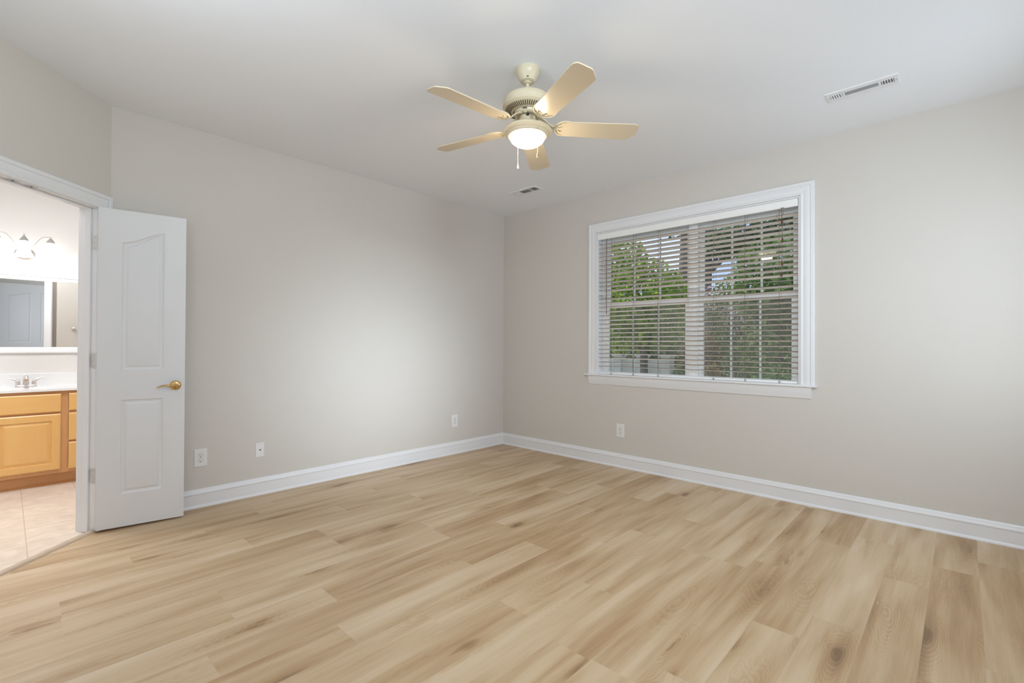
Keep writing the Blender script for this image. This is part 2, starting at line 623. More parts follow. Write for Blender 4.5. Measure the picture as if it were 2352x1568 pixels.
for r in range(-5, 22):
    ya, yb = PY0 + PW * r, PY0 + PW * (r + 1)
    e0 = known.get(r, [rnd.uniform(-1.2, 0)])[0]
    while e0 < 0:
        e0 += PL
    while e0 > -4.6:
        x1, x0 = e0, e0 - PL
        e0 -= PL
        tone = rnd.uniform(0.34, 0.50)
        for (rr, xx), tv in tones.items():
            if rr == r and abs(xx - x0) < 0.04:
                tone = tv
        seed = rnd.random()
        pts = [(x0, ya), (x1, ya), (x1, yb), (x0, yb)]
        # clip against the convex-ish room outline (walls are axis aligned but for the diagonal)
        def clip(pts, f):
            out = []
            for i in range(len(pts)):
                p, q = pts[i], pts[(i + 1) % len(pts)]
                fp, fq = f(p), f(q)
                if fp >= 0:
                    out.append(p)
                if (fp >= 0) != (fq >= 0):
                    t = fp / (fp - fq)
                    out.append((p[0] + (q[0] - p[0]) * t, p[1] + (q[1] - p[1]) * t))
            return out
        for f in (lambda p: 0.0 - p[0], lambda p: 0.0 - p[1], lambda p: p[0] - XW, lambda p: p[1] - YR, lambda p: p[0] - p[1] + L):
            if pts:
                pts = clip(pts, f)
        if len(pts) < 3:
            continue
        try:
            fc = bm.faces.new([bm.verts.new((p[0], p[1], 0)) for p in pts])
        except ValueError:
            continue
        off = rnd.uniform(0, 5)
        for lp in fc.loops:
            co = lp.vert.co
            lp[uvl].uv = (co.x - x0 + off, co.y - (ya + yb) / 2)
            lp[tl] = (tone, seed, 0, 1)
bmesh.ops.recalc_face_normals(bm, faces=bm.faces[:])
for f in bm.faces:
    if f.normal.z < 0:
        f.normal_flip()
me = bpy.data.meshes.new('floor')
bm.to_mesh(me)
bm.free()
me.materials.append(M['plank'])
fl = bpy.data.objects.new('floor', me)
COL.objects.link(fl)
tag(fl, 'light oak plank floor of the empty bedroom', 'floor', kind='structure')
# slab under the planks
mb = MB()
mb.box((BX0 - 0.2, YR - 0.2, -0.25), (0.2, BY1 + 0.2, -0.02))
struct('floor', mb, M['duct'], 'dark slab beneath the bedroom and bathroom floors', 'floor')
# bathroom floor (up to the diagonal wall's bedroom face line)
mb = MB()
mb.prism([(BX0, BY0), (XW - 0.02, BY0), (XW - 0.02, XW + L - 0.02), (-L - 0.014, -0.014), (BX1, -0.014), (BX1, BY1), (BX0, BY1)], -0.02, 0.0)
struct('floor', mb, M['tile'], 'beige square tile floor of the bathroom beyond the doorway', 'floor')

# ceiling
mb = MB()
mb.box((BX0 - 0.3, YR - 0.3, H), (0.3, BY1 + 0.3, H + 0.2))
struct('ceiling', mb, M['ceiling'], 'smooth white ceiling above the bedroom', 'ceiling')

# walls
mb = MB()
mb.prism([(-L, 0), (0.16, 0), (0.16, WT), (-L - WT * math.tan(PI / 8), WT)], 0, H)
struct('wall_left', mb, M['wall'], 'long greige wall behind the open white door', 'wall')

# diagonal wall: two piers and a header
mb = MB()
q = WT * math.tan(PI / 8)


def apr(t0, t1, z0, z1, b0=0.0, b1=0.0):
    p = [A(t0, 0, 0), A(t1, 0, 0), A(t1 - b1, -WT, 0), A(t0 + b0, -WT, 0)]
    mb.prism([(v.x, v.y) for v in p], z0, z1)


apr(0, T0 - 0.018, 0, H, q, 0)
apr(T1 + 0.018, TE, 0, H, 0, 0)
apr(T0 - 0.018, T1 + 0.018, ZH + 0.018, H)
struct('wall_diagonal', mb, M['wall'], 'short diagonal greige wall around the bathroom doorway', 'wall')

# right wall with the window opening
WY0, WY1, WZ0, WZ1 = -3.150, -1.335, 0.885, 2.336
mb = MB()
XO = 0.16
mb.box((0, YR - 0.15, 0), (XO, WY0, H))
mb.box((0, WY1, 0), (XO, 0, H))
mb.box((0, WY0, 0), (XO, WY1, WZ0))
mb.box((0, WY0, WZ1), (XO, WY1, H))
struct('wall_right', mb, M['wall'], 'greige wall around the double window', 'wall')

# walls behind the camera, with openings added for the fill lights
RX0, RX1, RZ0, RZ1 = -2.45, -0.35, 0.8, 2.2
mb = MB()
mb.box((XW - 0.15, YR - 0.15, 0), (RX0, YR, H))
mb.box((RX1, YR - 0.15, 0), (0, YR, H))
mb.box((RX0, YR - 0.15, 0), (RX1, YR, RZ0))
mb.box((RX0, YR - 0.15, RZ1), (RX1, YR, H))
struct('wall_rear', mb, M['wall'], 'greige wall behind the camera with a tall white door', 'wall')
SY0, SY1 = -4.45, -2.12
mb = MB()
mb.box((XW - 0.15, YR, 0), (XW, SY0, H))
mb.box((XW - 0.15, SY1, 0), (XW, XW + L - 0.06, H))
mb.box((XW - 0.15, SY0, 0), (XW, SY1, RZ0))
mb.box((XW - 0.15, SY0, RZ1), (XW, SY1, H))
struct('wall_side', mb, M['wall'], 'greige side wall to the left of the camera', 'wall')

# bathroom shell
mb = MB()
mb.box((BX0 - 0.1, BY1, 0), (BX1 + 0.1, BY1 + 0.12, H))
struct('wall_bathroom_back', mb, M['bath_wall'], 'pale bathroom wall behind the vanity mirror', 'wall')
mb = MB()
mb.box((BX0 - 0.1, BY0 - 0.1, 0), (BX0, BY1, H))
mb.box((BX0, BY0 - 0.1, 0), (XW - 0.15, BY0, H))
struct('wall_bathroom_left', mb, M['bath_wall'], 'pale left wall of the bathroom', 'wall')
mb = MB()
mb.box((BX1, WT, 0), (BX1 + 0.1, BY1, H))
struct('wall_bathroom_right', mb, M['bath_wall'], 'pale right wall of the bathroom', 'wall')

# ------------------------------------------------------------------ baseboards
BASE = [(0, 0), (0.019, 0), (0.019, 0.010), (0.015, 0.017), (0.0125, 0.020), (0.0125, 0.094), (0.0165, 0.098), (0.0165, 0.104), (0.0135, 0.112), (0.010, 0.119), (0.010, 0.125), (0.006, 0.132), (0, 0.134)]


def base(name, p0, p1, out, m0, m1, label):
    b = MB()
    b.sweep(BASE, p0, p1, out, UPZ, m0, m1)
    return struct(name, b, M['trim'], label, 'baseboard', smooth=35)


k8 = math.tan(PI / 8)
base('baseboard_left', (-L, 0, 0), (0, 0, 0), (0, -1, 0), -k8, 1, 'white baseboard along the wall behind the open door')
base('baseboard_right', (0, 0, 0), (0, YR, 0), (-1, 0, 0), 1, 1, 'white baseboard along the window wall')
base('baseboard_rear', (0, YR, 0), (-3.25, YR, 0), (0, 1, 0), 1, 0, 'white baseboard along the wall behind the camera')
base('baseboard_side', (XW, YR, 0), (XW, XW + L - 0.02, 0), (1, 0, 0), 1, 0, 'white baseboard along the side wall beside the camera')

# ------------------------------------------------------------------ casing profiles
CAS = [(0, 0), (0, 0.011), (0.012, 0.013), (0.018, 0.010), (0.024, 0.012), (0.055, 0.016), (0.062, 0.014), (0.066, 0.019), (0.084, 0.019), (0.089, 0.013), (0.089, 0)]

# ------------------------------------------------------------------ door_1: frame, leaves, hinges
d1 = thing('door_1', 'white double door frame of the bathroom with one leaf swung open against the wall', 'door', kind='structure')
mb = MB()
JT = 0.018
# jamb liner: two sides and the head, then the stops
mb.obox(AW, AD, AN, UPZ, (T0 - JT, T0), (-WT, 0.0), (0, ZH + JT))
mb.obox(AW, AD, AN, UPZ, (T1, T1 + JT), (-WT, 0.0), (0, ZH + JT))
mb.obox(AW, AD, AN, UPZ, (T0, T1), (-WT, 0.0), (ZH, ZH + JT))
mb.build('jamb', M['trim'], d1, bevel=0.0015)
mb = MB()
for (ta, tb, za, zb) in ((T0, T0 + 0.012, 0.004, ZH), (T1 - 0.012, T1, 0.004, ZH), (T0 + 0.012, T1 - 0.012, ZH - 0.012, ZH)):
    mb.obox(AW, AD, AN, UPZ, (ta, tb), (-0.076, -0.039), (za, zb))
mb.build('door_stop', M['trim'], d1, bevel=0.003)


def casing_set(b, u, sgn, width=1.0):
    """casing around the opening on one face of the diagonal wall"""
    N = AN * sgn
    pr = [(a * width, c) for a, c in CAS]
    r = 0.005
    o = lambda t, z: A(t, u, z)
    b.sweep(pr, o(T0 - r, 0), o(T0 - r, ZH + r), -AD, N, 0, -1)
    b.sweep(pr, o(T1 + r, 0), o(T1 + r, ZH + r), AD, N, 0, -1)
    b.sweep(pr, o(T0 - r, ZH + r), o(T1 + r, ZH + r), UPZ, N, -1, -1)


mb = MB()
casing_set(mb, 0.0, 1)
mb.build('casing', M['trim'], d1, smooth=35)
mb = MB()
casing_set(mb, -WT, -1)
mb.build('casing', M['trim'], d1, smooth=35)

LW, LH, LTK = 0.457, 2.033, 0.035


def leaf_mesh(panels, width, height, thick):
    """moulded door: both faces carry the panels; local x = from hinge, y = thickness (0 .. thick), z up"""
    b = MB()
    N = 18
    RINGS = [(0.0, 0.0), (0.004, 0.0045), (0.011, 0.0075), (0.017, 0.0085), (0.026, 0.0050), (0.030, 0.0020), (0.033, 0.0015)]
    cols = sorted(set([(p[0], p[1]) for p in panels]))

    def outline(p, d):
        x0, x1, z0, top = p
        xs = [x0 + d + (x1 - x0 - 2 * d) * i / N for i in range(N + 1)]
        bot = [(x, z0 + d) for x in xs]
        tp = [(x, top(x0 + (x1 - x0) * i / N) - d) for i, x in enumerate(xs)]
        return bot + tp[::-1]

    for face in (0, 1):
        Y = (lambda dd: dd) if face == 0 else (lambda dd: thick - dd)
        P = lambda x, z, dd=0.0: Vector((x, Y(dd), z))
        # panels
        for p in panels:
            rings = [[b.bm.verts.new(P(x, z, dd)) for x, z in outline(p, d)] for d, dd in RINGS]
            for r1, r2 in zip(rings, rings[1:]):
                for i in range(len(r1)):
                    j = (i + 1) % len(r1)
                    b.bm.faces.new((r1[i], r1[j], r2[j], r2[i]))
            last = rings[-1]
            for i in range(N):
                b.bm.faces.new((last[i], last[i + 1], last[2 * N - i], last[2 * N + 1 - i]))
        # stiles and rails around them, column by column
        edges = [0.0]
        for c in cols:
            edges += [c[0], c[1]]
        edges.append(width)
        for i in range(0, len(edges), 2):
            b.poly([P(edges[i], 0), P(edges[i + 1], 0), P(edges[i + 1], height), P(edges[i], height)])
        for c in cols:
            ps = sorted([p for p in panels if (p[0], p[1]) == c], key=lambda p: p[2])
            xs = [c[0] + (c[1] - c[0]) * i / N for i in range(N + 1)]
            lo = lambda x: 0.0
            for p in ps + [None]:
                hi = (lambda x: height) if p is None else (lambda x, z=p[2]: z)
                for i in range(N):
                    b.poly([P(xs[i], lo(xs[i])), P(xs[i + 1], lo(xs[i + 1])), P(xs[i + 1], hi(xs[i + 1])), P(xs[i], hi(xs[i]))])
                if p is not None:
                    lo = p[3]
    # edges
    for q4 in (((0, 0, 0), (width, 0, 0), (width, thick, 0), (0, thick, 0)), ((0, 0, height), (width, 0, height), (width, thick, height), (0, thick, height)),
               ((0, 0, 0), (0, thick, 0), (0, thick, height), (0, 0, height)), ((width, 0, 0), (width, thick, 0), (width, thick, height), (width, 0, height))):
        b.poly([Vector(v) for v in q4])
    bmesh.ops.remove_doubles(b.bm, verts=b.bm.verts[:], dist=0.0002)
    b.bm.normal_update()
    mid = Vector((width / 2, thick / 2, height / 2))
    for f in b.bm.faces:
        c = f.calc_center_median()
        out = c.y - mid.y if abs(f.normal.y) > 0.3 else None
        s_ = f.normal.y * out if out is not None else f.normal.dot(c - mid)
        if s_ < 0:
            f.normal_flip()
    return b


def place_leaf(b, Mx):
    bmesh.ops.transform(b.bm, matrix=Mx, verts=b.bm.verts[:])
    if Mx.determinant() < 0:
        bmesh.ops.reverse_faces(b.bm, faces=b.bm.faces[:])


def sramp(x, x0, x1, z0, z1):
    t = min(1, max(0, (x - x0) / (x1 - x0)))
    return z0 + (z1 - z0) * (t * t * (3 - 2 * t))


PAN = [(0.119, 0.338, 0.208, lambda x: 0.813), (0.119, 0.338, 1.003, lambda x: sramp(x, 0.112, 0.372, 1.826, 1.921))]


def make_leaf(pivot, ang, flip, with_handle):
    """leaf hung at pivot; the visible (local y = 0) face looks away from the wall; flip mirrors it for the other leaf"""
    a = math.radians(ang)
    d = Vector((math.cos(a), math.sin(a), 0))
    n_ = Vector((math.sin(a), -math.cos(a), 0))     # visible face normal
    b = leaf_mesh(PAN, LW, LH, LTK)
    c = pivot + n_ * LTK
    Mx = Matrix(((d.x, -n_.x, 0, c.x), (d.y, -n_.y, 0, c.y), (0, 0, 1, 0.0145), (0, 0, 0, 1)))
    if flip:
        # mirror image: local y axis turned round
        c2 = pivot - n_ * LTK
        Mx = Matrix(((d.x, n_.x, 0, c2.x), (d.y, n_.y, 0, c2.y), (0, 0, 1, 0.0145), (0, 0, 0, 1)))
    place_leaf(b, Mx)
    lf = b.build('door_leaf', M['door'], d1, smooth=28, recalc=False)
    W3 = lambda x, y, z: Mx @ Vector((x, y, z))
    R3 = Mx.to_3x3()
    if with_handle:
        # rosette, stem and wave lever in polished brass
        hb = MB()
        ax = R3 @ Vector((0, -1, 0))
        o = W3(0.404, 0, 0.8935)
        hb.lathe([(0, 0.0095), (0.010, 0.0095), (0.020, 0.0085), (0.028, 0.0055), (0.0322, 0.0018), (0.0325, 0)], o, ax, 40)
        hb.build('rosette', M['brass'], lf, smooth=40)
        for dz in (0.0185, -0.0185):
            hb = MB()
            hb.lathe([(0, 0.0092), (0.0030, 0.0090), (0.0032, 0.0055)], o + UPZ * dz, ax, 12)
            hb.build('screw', M['dark'], lf)
        hb = MB()
        hb.lathe([(0.0115, 0.006), (0.0105, 0.018), (0.0105, 0.042), (0.0085, 0.0465), (0, 0.047)], o, ax, 24)
        pts, rs = [], []
        for i in range(15):
            t = i / 14
            pts.append(W3(0.404 - 0.100 * t, -0.036 - 0.010 * math.sin(t * PI), 0.8935 - 0.004 * math.sin(t * PI * 0.7) + 0.0095 * math.sin(max(0, t - 0.22) / 0.78 * PI) - 0.006 * t ** 3))
            rs.append(0.0085 - 0.0052 * t)
        hb.tube(pts, rs, 12)
        hb.build('lever', M['brass'], lf, smooth=50)
    hb = MB()
    hb.lathe([(0.010, 0), (0.010, 0.002), (0.006, 0.003), (0.004, 0.007), (0, 0.0085)], W3(0.432, LTK / 2, LH), (0, 0, 1), 16)
    hb.build('ball_catch', M['screw'], lf, smooth=40)
    return lf


PIV = A(0.092, 0.0, 0)
make_leaf(PIV, -9.0, False, True)
PIV2 = A(T1 - 0.003, 0.004, 0)
make_leaf(PIV2, -96.0, True, False)

# hinges: a leaf on the jamb plus a knuckle
for zc, mt, lab in ((1.826, 'hinge_white', 'painted white hinge'), (1.080, 'hinge', None), (0.352, 'hinge', None)):
    hb = MB()
    w, h = 0.036, 0.0475
    out = []
    cr = 0.011
    for cx, cz, a0 in ((-w + cr, h - cr, 90), (-w + cr, -h + cr, 180)):
        for i in range(7):
            a = math.radians(a0 + 90 * i / 6)
            out.append((cx + cr * math.cos(a), cz + cr * math.sin(a)))
    out += [(0.004, -h), (0.004, h)]
    lo = [A(T0 + 0.0003, u, zc + z) for u, z in out]
    hi = [A(T0 + 0.0025, u, zc + z) for u, z in out]
    vl = [hb.bm.verts.new(v) for v in lo]
    vh = [hb.bm.verts.new(v) for v in hi]
    hb.bm.faces.new(vl)
    hb.bm.faces.new(vh[::-1])
    for i in range(len(vl)):
        j = (i + 1) % len(vl)
        hb.bm.faces.new((vl[i], vl[j], vh[j], vh[i]))
    hb.tube([A(0.090, 0.006, zc - h), A(0.090, 0.006, zc + h)], 0.006, 12)
    hg = hb.build('hinge', M[mt], d1)
    if lab:
        hg['label'] = lab
    for u, z in ((-0.016, 0.034), (-0.025, 0.0), (-0.016, -0.034)):
        sb = MB()
        sb.lathe([(0.0035, 0), (0.0030, 0.0008), (0, 0.001)], A(T0 + 0.0026, u, zc + z), AD, 10)
        sb.build('screw', M['screw'], hg)

# two ball-catch strikes under the head jamb
for tc in (0.512, 0.612):
    hb = MB()
    hb.obox(A(tc, -0.0185, ZH - 0.0018), AD, AN, UPZ, (-0.028, 0.028), (-0.0125, 0.0125), (0, 0.0018))
    st = hb.build('strike_plate', M['hinge'], d1, bevel=0.0008)
    hb = MB()
    hb.lathe([(0.0065, 0), (0.0058, -0.0012), (0, -0.0014)], A(tc, -0.0185, ZH - 0.0018), (0, 0, 1), 16)
    hb.build('socket', M['dark'], st)

# oak threshold strip across the doorway
hb = MB()
hb.sweep([(0.004, 0.0), (0.002, 0.006), (-0.004, 0.012), (-0.014, 0.0155), (-0.026, 0.0150), (-0.036, 0.010), (-0.041, 0.003), (-0.042, 0.0)], A(T0 + 0.001, 0, 0), A(T1 - 0.001, 0, 0), AN, UPZ)
th = hb.build('threshold', M['threshold'], smooth=40)
tag(th, 'rounded oak threshold strip where the tile meets the planks', 'threshold')

# ------------------------------------------------------------------ window_1
w1 = thing('window_1', 'white double-hung twin window with a wide sill on the right wall', 'window', kind='structure')
# casing on three sides, mitred
mb = MB()
cw = [(a * 1.04, c) for a, c in CAS]
ci = 0.004
y0, y1, zt, zs = WY0 - ci, WY1 + ci, WZ1 + ci, WZ0 + 0.018
mb.sweep(cw, (0, y1, zs), (0, y1, zt), (0, 1, 0), (-1, 0, 0), 0, -1)
mb.sweep(cw, (0, y0, zs), (0, y0, zt), (0, -1, 0), (-1, 0, 0), 0, -1)
mb.sweep(cw, (0, y0, zt), (0, y1, zt), (0, 0, 1), (-1, 0, 0), -1, -1)
mb.build('casing', M['trim'], w1, smooth=35)
# stool with rounded nose and horns
mb = MB()
NOSE = [(0.10, 0.0), (0.10, 0.018), (-0.030, 0.018), (-0.036, 0.0155), (-0.038, 0.009), (-0.036, 0.0025), (-0.030, 0.0)]
NOSE2 = [(0.0, 0.0), (0.0, 0.018)] + NOSE[2:]
mb.sweep(NOSE, (0, WY0, WZ0), (0, WY1, WZ0), (1, 0, 0), (0, 0, 1))
mb.sweep(NOSE2, (0, WY1, WZ0), (0, WY1 + 0.136, WZ0), (1, 0, 0), (0, 0, 1))
mb.sweep(NOSE2, (0, WY0 - 0.112, WZ0), (0, WY0, WZ0), (1, 0, 0), (0, 0, 1))
mb.build('window_sill', M['trim'], w1, smooth=35)
mb = MB()
APR = [(0, 0), (0.0, -0.086), (0.007, -0.086), (0.010, -0.080), (0.010, -0.066), (0.014, -0.060), (0.014, -0.030), (0.020, -0.012), (0.020, 0)]
mb.sweep([(a, b) for a, b in APR], (0, WY1 + 0.094, WZ0), (0, WY0 - 0.076, WZ0), (-1, 0, 0), (0, 0, 1))
mb.build('apron', M['trim'], w1, smooth=35)
# jamb extension lining the opening
mb = MB()
mb.box((0.0, WY0, WZ0 + 0.018), (0.155, WY0 + 0.012, WZ1))
mb.box((0.0, WY1 - 0.012, WZ0 + 0.018), (0.155, WY1, WZ1))
mb.box((0.0, WY0 + 0.012, WZ1 - 0.012), (0.155, WY1 - 0.012, WZ1))
mb.box((0.10, WY0, WZ0 - 0.02), (0.175, WY1, WZ0 + 0.018))
mb.build('jamb', M['trim'], w1)
# vinyl frame, mullion
YM = -2.298     # mullion centre
GX = 0.085      # inner plane of the vinyl unit
mb = MB()
fy0, fy1, fz0, fz1 = WY0 + 0.012, WY1 - 0.012, WZ0 + 0.018, WZ1 - 0.012
mb.box((GX, fy0, fz0), (0.15, fy0 + 0.028, fz1))
mb.box((GX, fy1 - 0.028, fz0), (0.15, fy1, fz1))
for ya, yb in ((fy0 + 0.028, YM - 0.042), (YM + 0.042, fy1 - 0.028)):
    mb.box((GX, ya, fz1 - 0.050), (0.15, yb, fz1))
    mb.box((GX, ya, fz0), (0.15, yb, fz0 + 0.008))
mb.build('window_frame', M['vinyl'], w1, bevel=0.002)
mb = MB()
mb.box((GX - 0.012, YM - 0.042, fz0), (0.15, YM + 0.042, fz1))
mb.box((GX - 0.016, YM - 0.016, fz0), (GX - 0.011, YM + 0.016, fz1))
mb.build('mullion', M['vinyl'], w1, bevel=0.003)
ZMID = 1.592


def sash(ya, yb, za, zb, x0, x1, stile, rt, rb, nm):
    b = MB()
    b.box((x0, ya, za), (x1, ya + stile, zb))
    b.box((x0, yb - stile, za), (x1, yb, zb))
    b.box((x0, ya + stile, zb - rt), (x1, yb - stile, zb))
    b.box((x0, ya + stile, za), (x1, yb - stile, za + rb))
    s = b.build('sash', M['vinyl'], w1, bevel=0.0025)
    xm = (x0 + x1) / 2
    g = MB()
    g.poly([(xm, ya + stile, za + rb), (xm, yb - stile, za + rb), (xm, yb - stile, zb - rt), (xm, ya + stile, zb - rt)])
    g.build('glass_pane', M['glass'], s)
    u = MB()
    w = yb - ya - 2 * stile
    for k in (1, 2):
        yc = ya + stile + w * k / 3
        u.box((xm + 0.003, yc - 0.008, za + rb), (xm + 0.009, yc + 0.008, zb - rt))
    u.build('muntin', M['vinyl'], s)
    return s


for ya, yb in ((YM + 0.042, fy1 - 0.028), (fy0 + 0.028, YM - 0.042)):
    sash(ya, yb, ZMID - 0.020, fz1 - 0.050, 0.122, 0.146, 0.034, 0.034, 0.038, 'u')
    lo = sash(ya, yb, fz0 + 0.008, ZMID + 0.020, 0.092, 0.118, 0.040, 0.040, 0.014, 'l')
    lk = MB()
    for f in (0.25, 0.75):
        yc = ya + (yb - ya) * f
        lk.box((0.092, yc - 0.028, ZMID + 0.020), (0.116, yc + 0.028, ZMID + 0.030))
        lk.lathe([(0.012, 0), (0.012, 0.008), (0, 0.010)], (0.104, yc, ZMID + 0.030), (0, 0, 1), 16)
    lk.build('sash_lock', M['vinyl'], lo, bevel=0.002)
    sc_ = MB()
    sc_.poly([(0.149, ya, fz0 + 0.008), (0.149, yb, fz0 + 0.008), (0.149, yb, ZMID), (0.149, ya, ZMID)])
    sc_.build('insect_screen', M['screen'], w1)

# ------------------------------------------------------------------ blind
bl = thing('window_blind', 'beige horizontal slat blind hanging open inside the double window', 'blind', (0.03, (WY0 + WY1) / 2, WZ0 + 0.018))
O = Vector(bl.location)
BY_0, BY_1 = WY0 + 0.017, WY1 - 0.017
LAD = [-3.00, -2.745, -2.50, -1.985, -1.745, -1.515]
for i, px in enumerate((1790.0, 1711.0, 1638.5, 1511.0, 1454.0, 1403.5)):
    LAD[i] = at_x(px, 760, 0.005).y


def local(b):
    bmesh.ops.translate(b.bm, verts=b.bm.verts[:], vec=-O)
    return b


mb = MB()
VAL = [(0, 0), (0, 0.053), (-0.006, 0.053), (-0.008, 0.058), (-0.008, 0.010), (-0.005, 0.004), (-0.003, 0)]
mb.sweep(VAL, (0.000, BY_0 - 0.003, 2.262), (0.000, BY_1 + 0.003, 2.262), (1, 0, 0), (0, 0, 1))
local(mb).build('valance', M['vinyl'], bl, smooth=35)
mb = MB()
mb.box((0.008, BY_0, 2.272), (0.058, BY_1, 2.318))
local(mb).build('headrail', M['vinyl'], bl, bevel=0.002)
mb = MB()
PITCHZ = 0.0424
ZB = 0.922
SLW = 0.050
zs_ = []
z = 2.2085
while z > ZB + 0.020:
    zs_.append(z)
    z -= PITCHZ
for ke in (0, 1):
    if ke:
        mb = MB()
    for z in zs_:
        ang = math.radians((15.5 if z > 1.55 else 12.5) + 1.5 * math.sin(z * 37.0))
        if abs(z - 1.700) < PITCHZ / 2:
            ang = math.radians(-6.0)      # one slat sits flat out of line
        ca, sa = math.cos(ang), math.sin(ang)

        def xz(a_, b_):
            # positive ang lowers the outer (+x) edge
            return (0.033 + a_ * ca + b_ * sa, z - a_ * sa + b_ * ca)
        if not ke:
            top, bot = [], []
            for i in range(7):
                q_ = -0.5 + i / 6
                crown = 0.0028 * (1 - (2 * q_) ** 2)
                top.append(xz(q_ * SLW, crown + 0.0013))
                bot.append(xz(q_ * SLW, crown - 0.0013))
            mb.sweep(top + bot[::-1], (0, BY_0, 0), (0, BY_1, 0), (1, 0, 0), (0, 0, 1))
        else:
            hw = SLW / 2
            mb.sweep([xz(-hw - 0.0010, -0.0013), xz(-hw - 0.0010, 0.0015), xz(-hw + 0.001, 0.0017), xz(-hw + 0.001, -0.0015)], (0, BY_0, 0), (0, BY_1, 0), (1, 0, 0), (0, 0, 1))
    if not ke:
        slo = local(mb).build('slats', M['slat'], bl, smooth=50)
    else:
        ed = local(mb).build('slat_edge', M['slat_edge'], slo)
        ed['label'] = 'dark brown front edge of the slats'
mb = MB()
mb.box((0.010, BY_0, WZ0 + 0.019), (0.056, BY_1, WZ0 + 0.037))
br = local(mb).build('bottom_rail', M['vinyl'], bl, bevel=0.004)
for y in LAD:
    mb = MB()
    mb.lathe([(0.0085, 0), (0.0075, 0.002), (0, 0.0028)], (0.010, y, WZ0 + 0.027), (-1, 0, 0), 14)
    local(mb).build('cord_button', M['screw'], br)
mb = MB()
for y in LAD:
    for x in (0.0055, 0.0605):
        mb.tube([(x, y, ZB), (x, y, 2.272)], 0.0009, 5)
    mb.tube([(0.033, y + 0.010, ZB), (0.033, y + 0.010, 2.272)], 0.0009, 5)
local(mb).build('ladder_cord', M['cord'], bl)
# tilt wand at the left
mb = MB()
yw = at_x(1393, 640, -0.006).y
z0w = at_x(1393, 722, -0.006).z
mb.tube([(-0.005, yw, 2.262), (-0.006, yw, z0w)], 0.0042, 8)
mb.tube([(-0.002, yw, 2.295), (-0.005, yw, 2.25)], 0.0020, 6)
local(mb).build('tilt_wand', M['wand'], bl, smooth=60)
# lift cords with their tangle and wooden tassels at the right
mb = MB()
rnd = random.Random(3)
CX = -0.012
cp = lambda px, py: at_x(px, py, CX)
top_ = cp(1797, 478)
knots = [cp(1796, 506), cp(1797, 548), cp(1796.5, 603), cp(1795, 628)]
for k, kn in enumerate(knots):
    pts = []
    seq = [Vector((-0.004, top_.y + (k - 1.5) * 0.004, 2.27)), top_ + Vector((0, (k - 1.5) * 0.006, 0))] + knots[:k + 1]
    for a, b_ in zip(seq, seq[1:]):
        for i in range(6):
            t = i / 6
            pts.append(a.lerp(b_, t) + Vector((0, rnd.uniform(-0.004, 0.004), 0)))
    pts.append(kn)
    mb.tube(pts, 0.0011, 5)
for lp in (((1797, 506), (1786, 499), (1782, 494), (1792, 488), (1797, 484)), ((1796, 507), (1803, 515), (1809, 518), (1806, 512), (1798, 508)), ((1797, 505), (1787, 505), (1780, 503), (1790, 493))):
    P_ = [cp(*q) + Vector((-0.002, 0, 0)) for q in lp]
    pts = []
    for a, b_ in zip(P_, P_[1:]):
        for i in range(5):
            pts.append(a.lerp(b_, i / 5))
    pts.append(P_[-1])
    mb.tube(pts, 0.0009, 5)
local(mb).build('lift_cord', M['cord'], bl)
for kn in knots:
    mb = MB()
    mb.lathe([(0.002, 0.016), (0.0045, 0.010), (0.0075, -0.006), (0.0080, -0.014), (0.006, -0.018), (0, -0.018)], kn + Vector((0, 0, -0.006)), (0, 0, 1), 12)
    local(mb).build('tassel', M['tassel'], bl, smooth=40)


# ------------------------------------------------------------------ outlets and wall plates
def plate_local(b, W_, Hh, depth=0.006):
    """plate in the local xz plane, front towards -y, bevelled edge"""
    r0 = [(-W_ / 2, -Hh / 2), (W_ / 2, -Hh / 2), (W_ / 2, Hh / 2), (-W_ / 2, Hh / 2)]
    e = 0.004
    r1 = [(-W_ / 2 + e, -Hh / 2 + e), (W_ / 2 - e, -Hh / 2 + e), (W_ / 2 - e, Hh / 2 - e), (-W_ / 2 + e, Hh / 2 - e)]
    rings = [[b.bm.verts.new((x, y_, z)) for x, z in rr] for rr, y_ in ((r0, 0), (r0, -depth * 0.45), (r1, -depth))]
    for a, c in zip(rings, rings[1:]):
        for i in range(4):
            j = (i + 1) % 4
            b.bm.faces.new((a[i], a[j], c[j], c[i]))
    b.bm.faces.new(rings[0])
    b.bm.faces.new(rings[-1])


